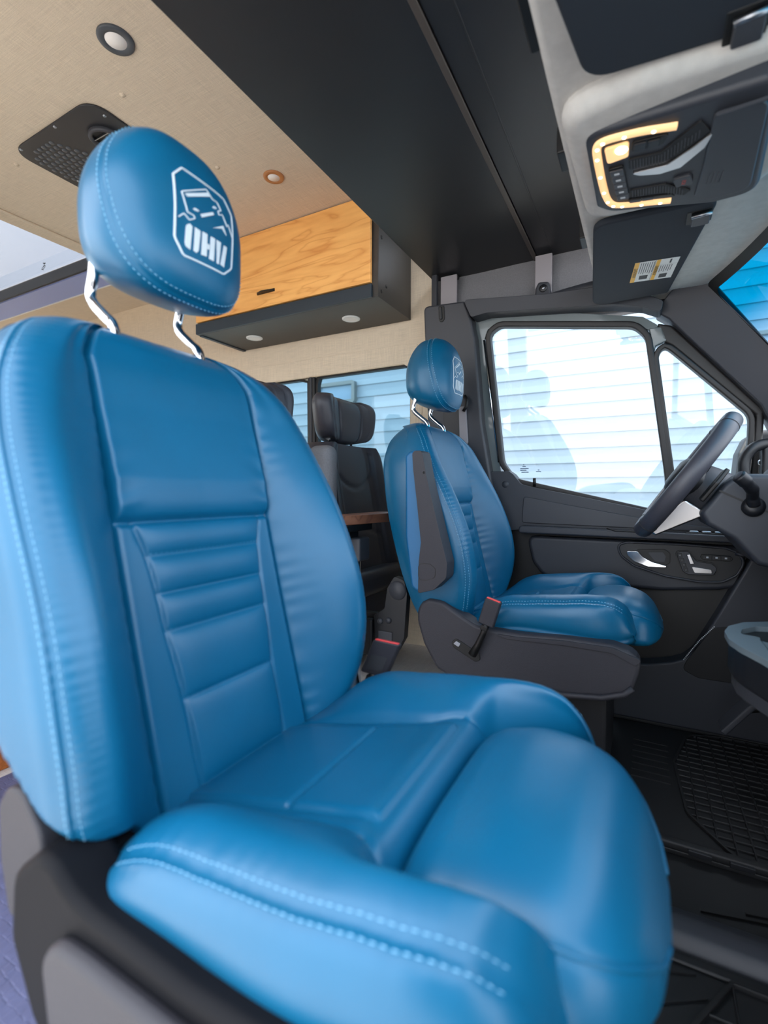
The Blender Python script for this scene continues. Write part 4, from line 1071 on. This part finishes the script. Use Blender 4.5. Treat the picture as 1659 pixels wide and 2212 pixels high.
prism('sos_cover', rpoly([(.030, .040), (.056, .034), (.062, .062), (.036, .066)], .004), CT, -.005, .001, 'plastic', t, bevel=.0015)
p_ = CT(.047, .051, -.0056); text_obj('print', 'SOS', .008, p_, (.1, -1, 0), (1, .1, 0), 'red_print', t)
prism('glasses_flap', rpoly([(.075, -.108), (.138, -.118), (.150, .112), (.090, .125), (.066, .105), (.072, .02)], [.01, .02, .03, .02, .006, .02], 5), CT, -.005, .002, 'plastic_soft', t, bevel=.005, seg=3)
for i in range(4): prism('flap_rib', [(.084 + .006 * i, .036), (.086 + .006 * i, .036), (.084 + .006 * i, .068), (.082 + .006 * i, .068)], CT, -.0062, -.004, 'plastic', t)
prism('flap_edge', [(.078, -.110), (.135, -.122), (.135, -.119), (.079, -.107)], CT, -.0075, -.003, 'plastic', t)

# ================================================================== REAR: bench seats, table, galley
def rear_seat(lab, yc, dz, full, ws=1.0):
    t = thing('bench_seat', lab, 'seat', (-1.0, yc, .12), 'black leather rear seats')
    xf = -.955
    def loft(nm, prof, zs, W, mt='black_leather'):
        V = []; n = len(prof(0, 0))
        for z in zs: V += prof(z, W(z))
        return obj(nm, V, grid_faces(len(zs), n, wrap=True) + [tuple(range(n)), tuple(range((len(zs) - 1) * n, len(zs) * n))], mt, t, smooth=True)
    def prof(z, W):
        k = (z - .42) / .5
        x0 = xf + .06 - .09 * k
        P = []
        for i in range(-20, 21):
            u = i / 20; y = yc + u * W
            b = .040 * max(0, (abs(u) - .50) / .5) ** .8 if abs(u) > .5 else 0
            if abs(u) > .86: b -= .075 * ((abs(u) - .86) / .14) ** 2
            x = x0 + b
            # stitched U and arch
            if z > .70: 
                d_ = abs(math.hypot(u * W / .125, (z - .865 - dz) / .10) - 1) * .10
                if z < .90 + dz: x -= .006 * math.exp(-(d_ / .006) ** 2)
            ar_ = abs(z - (.56 + .05 * math.cos(u * 1.9))) 
            if abs(u) < .62: x -= .006 * math.exp(-(ar_ / .006) ** 2)
            x -= .007 * math.exp(-((abs(u) - .60) / .02) ** 2)
            P.append((x, y, z))
        P += [(x0 - .10, yc + W * .96, z), (x0 - .13, yc + W * .5, z), (x0 - .13, yc - W * .5, z), (x0 - .10, yc - W * .96, z)]
        return P
    zs = np.r_[np.linspace(.30, .86, 70), .86 + (.065 + dz) * np.sin(np.linspace(0, PI / 2, 14)[1:])]
    Wf = lambda z: ws * .215 - .010 * max(0, (z - .6) / .3) - .035 * max(0, (z - .86) / .065) ** 2.5
    if not callable(prof): return
    loft('backrest', prof, zs, Wf)
    # winged headrest
    V = []; zz = np.linspace(-1, 1, 26); m = 0
    for s in zz:
        a = (1 - abs(s) ** 3.2) ** (1 / 3.2) if abs(s) < 1 else 0.
        a = max(a, .30); row = []
        W = ws * .195 * (.90 + .10 * s) * (a ** .45); z = 1.012 + dz + .082 * s
        for i in range(-24, 25):
            u = i / 24
            b = .026 * (max(0, abs(u) - .42) / .58) ** 1.3
            if abs(u) > .84: b -= .05 * ((abs(u) - .84) / .16) ** 2
            x = xf - .075 + .05 * a + b - .007 * math.exp(-((abs(u) - .42) / .025) ** 2) - .004 * math.exp(-((abs(u) - .74 + .1 * s * s) / .022) ** 2)
            row.append((x, yc + u * W, z + .012 * u * u))
        row += [(xf - .070 - .012 * a, yc + W * .92, z + .01), (xf - .090 - .03 * a, yc + W * .6, z + .005), (xf - .095 - .04 * a, yc, z), (xf - .090 - .03 * a, yc - W * .6, z + .005), (xf - .070 - .012 * a, yc - W * .92, z + .01)]
        V += row; m = len(row)
    hd = obj('headrest', V, grid_faces(len(zz), m, wrap=True) + [tuple(range(m)), tuple(range((len(zz) - 1) * m, len(zz) * m))], 'black_leather', t, smooth=True)
    for y in (-.075, .075): tube('headrest_post', [(xf - .075, yc + y, .97 + dz), (xf - .070, yc + y, .86)], .005, 'chrome', t, n=10)
    # cushion, base and side covers
    V, F = box_vf(-.99, -.84 if full else -.87, yc - .200 * ws, yc + .200 * ws, .38, .47); obj('seat_cushion', V, F, 'black_leather', t, bevel=.03, seg=4)
    V, F = box_vf(-1.12, -.95 if full else -.97, yc - .18 * ws, yc + .18 * ws, .12, .385); obj('base', V, F, 'plastic_dark', t, bevel=.01)
    if full:
        sc = rpoly([(-.680, .49), (-.645, .480), (-.635, .44), (-.645, .30), (-.670, .255), (-.745, .225), (-.752, .36), (-.715, .385), (-.705, .45)], .012)
        c = prism('side_cover', sc, XZ, yc - .232, yc - .205, 'plastic_dark', t, bevel=.006, seg=3)
        lathe('pivot_cap', [(0, .006), (.026, .006), (.030, 0)], (-.668, yc - .232, .447), (0, -1, 0), 'plastic', c, 24)
        for x, z in ((-.728, .345), (-.698, .350)): lathe('knob', [(0, .008), (.008, .007), (.010, 0)], (x, yc - .232, z), (0, -1, 0), 'plastic', c, 16)
        box('cover_box', (-.735, -.685), (yc - .236, yc - .230), (.262, .315), 'plastic', c, bevel=.004)
        V, F = box_vf(-.815, -.760, yc - .23, yc - .20, .225, .345); obj('side_cover', V, F, 'plastic_dark', t, bevel=.008)
        box('frame_rail', (-.97, -.74), (yc - .204, yc - .180), (.29, .36), 'black', t, bevel=.004)
    return t
rear_seat('black leather rear seat with winged headrest behind the table', .600, .0, True)
rear_seat('black leather rear seat partly hidden behind the near blue seat', .115, -.02, False, .80)
# grey armrest between the rear seats
t = thing('grey_bolster', 'grey fabric bolster cushion standing beside the rear seat', 'cushion', (-.95, .34, .12))
V, F = box_vf(-.965, -.875, .300, .365, .50, .90); obj('pad', V, F, 'headliner_side', t, bevel=.028, seg=5)
V, F = box_vf(-.95, -.89, .315, .35, .12, .52); obj('post', V, F, 'plastic_dark', t, bevel=.01)
# table
t = thing('folding_table', 'walnut table top with blue resin inlay between the seats', 'table', (-.79, .28, .12))
tp = rpoly([(-.815, .16), (-.76, .15), (-.735, .255), (-.715, .50), (-.79, .52), (-.815, .50)], [.02, .02, .03, .02, .02, .02])
top = prism('table_top', tp, XY, .655, .683, 'walnut', t, bevel=.003)
prism('resin_inlay', [(-.7235, .425), (-.7165, .425), (-.7155, .440), (-.7225, .440)], XY, .654, .6838, 'epoxy', top)
box('bracket', (-.81, -.74), (.19, .34), (.635, .655), 'black', t, bevel=.003)
box('swivel_block', (-.80, -.735), (.255, .315), (.545, .615), 'plastic', t, bevel=.006)
box('swivel_arm', (-.80, -.765), (.20, .30), (.605, .64), 'black', t, bevel=.004)
tube('column', [(-.775, .285, .121), (-.775, .285, .56)], .022, 'chrome', t, n=20)
lathe('floor_plate', [(0, .012), (.05, .01), (.06, 0)], (-.775, .285, .12), (0, 0, 1), 'steel', t, 28)
# galley cabinet behind the passenger seat
t = thing('galley_cabinet', 'orange wood galley cabinet behind the passenger seat', 'cabinet', (-1.6, -.62, .12))
box('carcass', (-2.3, -1.27), (-.875, -.36), (.12, .88), 'galley_wood', t, bevel=.004)
box('end_panel', (-1.27, -1.25), (-.87, -.365), (.17, .86), 'galley_wood', t, bevel=.003)
box('worktop', (-2.32, -1.24), (-.875, -.345), (.88, .905), 'cab_dark', t, bevel=.004)

# ================================================================== DRIVING CONTROLS
# dashboard
dpoly = [(.262, .63), (.258, .70), (.268, .775), (.30, .80), (.75, .82), (.98, .66), (.98, .05), (.62, .05), (.48, .30), (.36, .48), (.29, .58)]
t = thing('dashboard', 'dark grey dashboard behind the steering wheel', 'dashboard', (.55, 0, .05))
prism('driver_half', rpoly(dpoly, .02), lambda a, b, d_: (a, d_, b), .245, .77, 'plastic_soft', t, bevel=.01, seg=3)
prism('passenger_half', rpoly(dpoly, .02), lambda a, b, d_: (a, d_, b), -.80, -.20, 'plastic_soft', t, bevel=.01, seg=3)
prism('top_pad', rpoly([(.24, .62), (.262, .775), (.30, .80), (.75, .82), (.98, .66), (.98, .60), (.30, .58)], .02), lambda a, b, d_: (a, d_, b), -.199, .244, 'plastic_soft', t, bevel=.01, seg=3)
V, F = tube_vf(catmull([(.285, .62, .735), (.278, .55, .775), (.280, .46, .785), (.288, .36, .765), (.30, .33, .73)], 6), .030, 16)
obj('cluster_hood', V, F, 'plastic', t, smooth=True)
lathe('air_vent', [(.030, 0), (.032, .006), (.027, .010), (.022, .006), (0, .003)], (.262, .700, .765), (-.95, -.25, .15), 'chrome', t, 32)
lathe('vent_core', [(0, .008), (.021, .0075), (.022, .004)], (.262, .700, .765), (-.95, -.25, .15), 'black', t, 24)
# steering column
t = thing('steering_column', 'steering column shroud with gear stalk and paddle', 'steering column', (.17, .5, .70))
cp = [(.128, .672), (.112, .700), (.158, .770), (.185, .792), (.26, .79), (.30, .70), (.29, .57), (.225, .585), (.180, .640)]
prism('shroud', rpoly(cp, .018), lambda a, b, d_: (a, d_, b), .395, .605, 'plastic_soft', t, bevel=.016, seg=4)
box('shroud_seam', (.155, .16), (.3935, .6065), (.66, .76), 'black', t)
bpy.data.objects.remove(bpy.data.objects['shroud_seam'])
prism('shroud_joint', [(.148, .752), (.150, .755), (.245, .705), (.243, .702)], lambda a, b, d_: (a, d_, b), .3935, .396, 'black', t)
tube('gear_stalk', catmull([(.212, .385, .722), (.208, .375, .738), (.204, .355, .755), (.190, .34, .772), (.176, .333, .785)], 6), [.013] * 6 + [.0115] * 6 + [.013] * 6 + [.0145] * 7, 'plastic_dark', t, n=18)
lathe('stalk_button', [(0, .003), (.008, .0025), (.011, 0)], (.1745, .3325, .7863), (-.75, -.30, .58), 'plastic', t, 20)
lathe('stalk_boot', [(0, .012), (.014, .011), (.022, .004), (.023, -.006)], (.213, .392, .718), (.05, -.95, .35), 'plastic_dark', t, 24)
# steering wheel
C0 = Vector((.085, .5, .785)); WU = Vector((.565, 0, .825)).normalized(); WY = Vector((0, 1, 0)); WN = WU.cross(WY).normalized()
if WN.x > 0: WN = -WN
t = thing('steering_wheel', 'black leather steering wheel with silver lower spoke', 'steering wheel', tuple(C0))
RW = .172
def wp(a, r=RW, dn=0.): return C0 + (WU * math.cos(a) + WY * math.sin(a)) * r + WN * dn
n = 96; V = []; m = 20
for i in range(n):
    a = 2 * PI * i / n; q = math.cos(a)
    flat = 1 - .05 * max(0, -math.cos(a)) ** 6
    er = (WU * math.cos(a) + WY * math.sin(a))
    g = 1 - .05 * sum(math.exp(-((math.atan2(math.sin(a - b), math.cos(a - b))) / .02) ** 2) for b in (R(35), R(-35), R(145), R(-145)))
    for k in range(m):
        b = 2 * PI * k / m
        V.append(C0 + er * (RW * flat + .0172 * g * math.cos(b)) + WN * (.0212 * g * math.sin(b)))
F = [(i * m + k, ((i + 1) % n) * m + k, ((i + 1) % n) * m + (k + 1) % m, i * m + (k + 1) % m) for i in range(n) for k in range(m)]
obj('rim', V, F, 'black_leather', t, smooth=True)
for b in (35, -35, 145, -145):
    P = []
    er = (WU * math.cos(R(b)) + WY * math.sin(R(b)))
    P = [C0 + er * (RW * (1 - .05 * max(0, -math.cos(R(b))) ** 6) + .0172 * math.cos(2 * PI * k / 20)) + WN * (.0212 * math.sin(2 * PI * k / 20)) for k in range(20)]
    tube('rim_seam', P, .0009, 'black', t, n=6, closed=True)
V = []; 
hubp = [(.0, .030), (.035, .030), (.052, .024), (.062, .010), (.064, -.015), (.050, -.045)]
hv, hf = lathe_vf(hubp, 32)
obj('airbag_hub', [C0 + WU * (v[0] * .85) + WY * v[1] * 1.1 + WN * v[2] for v in hv], hf, 'plastic_dark', t, smooth=True)
def spoke(nm, pts, th, mt, dn):
    V = [C0 + WU * a + WY * b + WN * (dn + d_) for d_ in (-th, th) for a, b in pts]; k = len(pts)
    return obj(nm, V, [tuple(range(k)), tuple(range(2 * k - 1, k - 1, -1))] + [(i, (i + 1) % k, k + (i + 1) % k, k + i) for i in range(k)], mt, t, bevel=.003)
for s in (-1, 1):
    spoke('side_spoke', [(.022, s * .05), (.020, s * .165), (-.022, s * .165), (-.030, s * .05)], .009, 'plastic_dark', -.002)
    spoke('spoke_trim', [(.020, s * .085), (.018, s * .150), (-.004, s * .150), (-.004, s * .085)], .004, 'satin', .008)
sp = [(-.045, -.055), (-.160, -.040), (-.160, .040), (-.045, .055)]
V = []; prs = [(-.045, .058, -.030), (-.10, .046, -.016), (-.155, .040, -.002)]
for a, wy, dn in prs: V += [C0 + WU * a + WY * -wy + WN * dn, C0 + WU * a + WY * wy + WN * dn, C0 + WU * a + WY * wy + WN * (dn - .030 - .28 * (a + .155)), C0 + WU * a + WY * -wy + WN * (dn - .030 - .28 * (a + .155))]
F = [(0, 1, 2, 3), (8, 9, 10, 11)] + [(i * 4 + k, i * 4 + (k + 1) % 4, i * 4 + 4 + (k + 1) % 4, i * 4 + 4 + k) for i in range(2) for k in range(4)]
obj('lower_spoke', V, F, 'satin', t, bevel=.004)['label'] = 'bright silver lower spoke'
for s in (-1, 1):
    V = [C0 + WU * a + WY * (s * b) + WN * dn for dn in (-.050, -.060) for a, b in ((.050, .075), (.060, .115), (.020, .130), (-.030, .120), (-.028, .075))]
    obj('shift_paddle', V, [(0, 1, 2, 3, 4), (9, 8, 7, 6, 5)] + [(i, (i + 1) % 5, 5 + (i + 1) % 5, 5 + i) for i in range(5)], 'black', t, bevel=.003)
V = []
hv, hf = lathe_vf([(.058, -.03), (.062, -.05), (.066, -.09), (.05, -.11)], 28)
obj('column_collar', [C0 + WU * v[0] + WY * v[1] + WN * v[2] for v in hv], hf, 'plastic', t, smooth=True)
# front pillar grab handle
t = thing('pillar_handle', 'dark vertical grab handle at the foot of the windshield pillar', 'handle', (.28, .75, .80))
tube('grip', catmull([(.262, .765, .745), (.250, .752, .775), (.244, .748, .815), (.246, .748, .845), (.262, .750, .872), (.290, .760, .885), (.315, .775, .885)], 6), .015, 'plastic_dark', t, n=16)
box('mount', (.285, .34), (.752, .80), (.74, .885), 'plastic_dark', t, bevel=.01, seg=3)
lathe('bolt', [(0, .004), (.006, .003), (.008, 0)], (.284, .775, .835), (-1, -.1, 0), 'steel', t, 14)
# door mirror outside
t = thing('door_mirror', 'black outside mirror beyond the driver window', 'mirror', (.30, 1.10, .80))
prism('housing', rpoly([(.262, .80), (.268, .88), (.29, .935), (.34, .955), (.40, .94), (.40, .62), (.27, .62)], .03), XZ, 1.02, 1.16, 'plastic_dark', t, bevel=.02, seg=4)
box('arm', (.29, .34), (.88, 1.03), (.66, .70), 'plastic_dark', t, bevel=.008)
prism('mirror_glass', rpoly([(.282, .66), (.284, .86), (.31, .92), (.38, .92), (.38, .66)], .02), XZ, 1.012, 1.022, 'house_window', t, bevel=.002)
# cup holder console
t = thing('cup_holder_console', 'grey centre console with cup holder below the dashboard', 'console', (.25, .03, 0))
cpl = [(.128, .085), (.140, .130), (.170, .175), (.24, .22), (.36, .22), (.36, -.16), (.185, -.16), (.170, -.10), (.158, -.06), (.138, -.01), (.128, .03)]
cpo = resamp(rpoly(cpl, .02), 120)
hole = resamp(rpoly([(.150, .075), (.158, .115), (.185, .150), (.245, .165), (.285, .10), (.25, .045), (.205, .055), (.190, .03), (.172, .045), (.178, .07)], .014), 120)
# align loops by angle
def by_angle(P):
    c = P.mean(0); a = np.arctan2(P[:, 1] - c[1], P[:, 0] - c[0]); k = int(np.argmin(a)); return np.roll(P, -k, 0)
if True:
    A = by_angle(cpo); B = by_angle(hole)
    ringplate('tray_rim', A, B, XY, .492, .502, 'cup_grey', t, bevel=.002)
prism('tray_body', offset_poly(cpo, -.006), XY, .435, .4915, 'plastic_dark', t, bevel=.01, seg=3)
prism('tray_lip', offset_poly(cpo, -.012), XY, .410, .436, 'plastic', t, bevel=.004)
prism('cup_well', hole, XY, .4916, .4926, 'black', t)
prism('stack', rpoly([(.172, .50), (.20, .44), (.185, .40), (.21, .33), (.27, .20), (.30, .0), (.50, .0), (.50, .50)], .02), lambda a, b, d_: (a, d_, b), -.14, -.005, 'cup_grey', t, bevel=.01, seg=3)
prism('stack_side', rpoly([(.195, .45), (.205, .38), (.240, .30), (.32, .18), (.37, .0), (.50, .0), (.50, .45)], .02), lambda a, b, d_: (a, d_, b), -.004, .085, 'plastic_dark', t, bevel=.01, seg=3)
# accelerator and foot rest
t = thing('accelerator_pedal', 'dark slanted pedal in the driver footwell', 'pedal', (.24, .55, .14))
V = [(.178, .515, .140), (.262, .515, .255), (.262, .585, .255), (.178, .585, .140), (.190, .515, .130), (.274, .515, .245), (.274, .585, .245), (.190, .585, .130)]
obj('pad', V, [(0, 1, 2, 3), (7, 6, 5, 4), (0, 4, 5, 1), (1, 5, 6, 2), (2, 6, 7, 3), (3, 7, 4, 0)], 'plastic_soft', t, bevel=.004)
tube('arm', [(.225, .55, .19), (.285, .55, .21), (.325, .55, .27), (.34, .55, .36)], .008, 'black', t)
# ------------------------------------------------------------------ floor mats
def mat_thing(lab, X, Y, poly, nx, ny, rim):
    t = thing('floor_mat', lab, 'floor mat', ((X[0] + X[1]) / 2, (Y[0] + Y[1]) / 2, 0), 'rubber floor mats')
    V, F = box_vf(X[0], X[1], Y[0], Y[1], .0, .010); obj('base', V, F, 'rubber', t, bevel=.002)
    for nm, x0, x1, y0, y1 in (('rim', X[0], X[1], Y[0], Y[0] + .02), ('rim', X[0], X[1], Y[1] - .02, Y[1])):
        V, F = box_vf(x0, x1, y0, y1, .008, .008 + rim); obj(nm, V, F, 'rubber', t, bevel=.005)
    P = np.array(poly); 
    def clip(axis, v):
        xsn = []
        for i in range(len(P)):
            a, b = P[i], P[(i + 1) % len(P)]
            if (a[axis] - v) * (b[axis] - v) < 0: q = (v - a[axis]) / (b[axis] - a[axis]); xsn.append(a[1 - axis] + q * (b[1 - axis] - a[1 - axis]))
        return (min(xsn), max(xsn)) if len(xsn) >= 2 else None
    for i in range(1, nx):
        x = P[:, 0].min() + (P[:, 0].max() - P[:, 0].min()) * i / nx; c = clip(0, x)
        if c: V, F = box_vf(x - .0018, x + .0018, c[0], c[1], .009, .016); obj('grid_rib', V, F, 'rubber', t, bevel=.001, seg=1)
    for i in range(1, ny):
        y = P[:, 1].min() + (P[:, 1].max() - P[:, 1].min()) * i / ny; c = clip(1, y)
        if c: V, F = box_vf(c[0], c[1], y - .0018, y + .0018, .009, .015); obj('grid_rib', V, F, 'rubber', t, bevel=.001, seg=1)
    pr_ = resamp(poly, 80); ringplate('grid_border', pr_, offset_poly(pr_, .006), XY, .009, .017, 'rubber', t, bevel=.001)
    return t
m1 = mat_thing('black rubber mat with square grid in front of the driver seat', (-.10, .48), (.185, .80), [(.085, .56), (.125, .74), (.20, .775), (.46, .775), (.46, .215), (.175, .215), (.10, .33)], 12, 20, .018)
for k in range(7):
    V, F = box_vf(-.02, .07, .44 + .035 * k, .443 + .035 * k, .009, .013); obj('side_rib', V, F, 'rubber', m1)
for k in range(4):
    V, F = box_vf(.09 + .07 * k, .13 + .07 * k, .178, .186, .012, .022); obj('rim_notch', V, F, 'plastic_dark', m1, bevel=.001)
m2 = mat_thing('black rubber mat by the passenger doorway at the bottom corner', (-.05, .45), (-.62, -.075), [(.13, -.10), (.40, -.10), (.40, -.55), (.06, -.55), (.06, -.22)], 5, 7, .008)
for k in range(5):
    V = [(.0 + .02 * k, -.13 - .05 * k, .0095), (.08 + .012 * k, -.10 - .035 * k, .0095), (.082 + .012 * k, -.105 - .035 * k, .0095), (.002 + .02 * k, -.136 - .05 * k, .0095)]
    V = V + [(a, b, .013) for a, b, c in V]; obj('chevron_rib', V, [(0, 1, 2, 3), (4, 5, 6, 7), (0, 1, 5, 4), (1, 2, 6, 5), (2, 3, 7, 6), (3, 0, 4, 7)], 'rubber', m2)
t = struct(prism('trim_6', [(-.075, .0), (-.06, .030), (-.035, .042), (-.005, .034), (.005, .0)], lambda y, z, d_: (d_, y, z), -.10, 1.0, 'plastic_soft', None, bevel=.008, seg=3), 'raised floor ridge between the two mats', 'trim')
for k in range(3):
    V = [(.10 + .07 * k, .045 + .03 * k, .0), (.34 + .07 * k, .10 + .03 * k, .0), (.34 + .07 * k, .106 + .03 * k, .0), (.10 + .07 * k, .051 + .03 * k, .0)]
    V = V + [(a, b, .004) for a, b, c in V]; obj('floor_groove_rib', V, [(0, 1, 2, 3), (4, 5, 6, 7), (0, 1, 5, 4), (1, 2, 6, 5), (2, 3, 7, 6), (3, 0, 4, 7)], 'black', bpy.data.objects['floor'])

# ================================================================== OUTSIDE
struct(box('ground', (-30, 30), (-30, 30), (-.62, -.55), 'concrete'), 'pale concrete ground outside', 'ground')
t = thing('house_wall', 'pale blue-white house wall with horizontal siding boards', 'house', (0, 3.25, -.55))
box('sheathing', (-9, 5), (3.235, 3.34), (-.55, 3.0), 'siding', t)
V = []; 
bd = .118
mb = me_from('board', [(-7, 0, 0), (7, 0, 0), (7, -.013, 0), (-7, -.013, 0), (-7, 0, bd), (7, 0, bd), (7, -.003, bd), (-7, -.003, bd)], [(0, 1, 2, 3), (3, 2, 6, 7), (4, 7, 6, 5), (0, 3, 7, 4), (1, 5, 6, 2), (0, 4, 5, 1)], 'siding', smooth=False); fixn(mb)
for k in range(29): share('board', mb, t, (-2, -.015, .12 + bd * k))
A = resamp(rpoly([(-3.02, 1.64), (-2.56, 1.64), (-2.56, 1.86), (-3.02, 1.86)], .03), 60)
w = ringplate('house_window', A, offset_poly(A, -.035), XZ, 3.17, 3.235, 'door_paint', t, bevel=.004)
prism('pane', offset_poly(A, -.03), XZ, 3.20, 3.21, 'house_window', w)
A = resamp(rpoly([(.55, 1.65), (1.5, 1.65), (1.5, 1.84), (.55, 1.84)], .01), 60)
w = ringplate('house_window', A, offset_poly(A, -.03), XZ, 3.17, 3.235, 'door_paint', t, bevel=.004)
prism('pane', offset_poly(A, -.03), XZ, 3.20, 3.21, 'house_window', w)
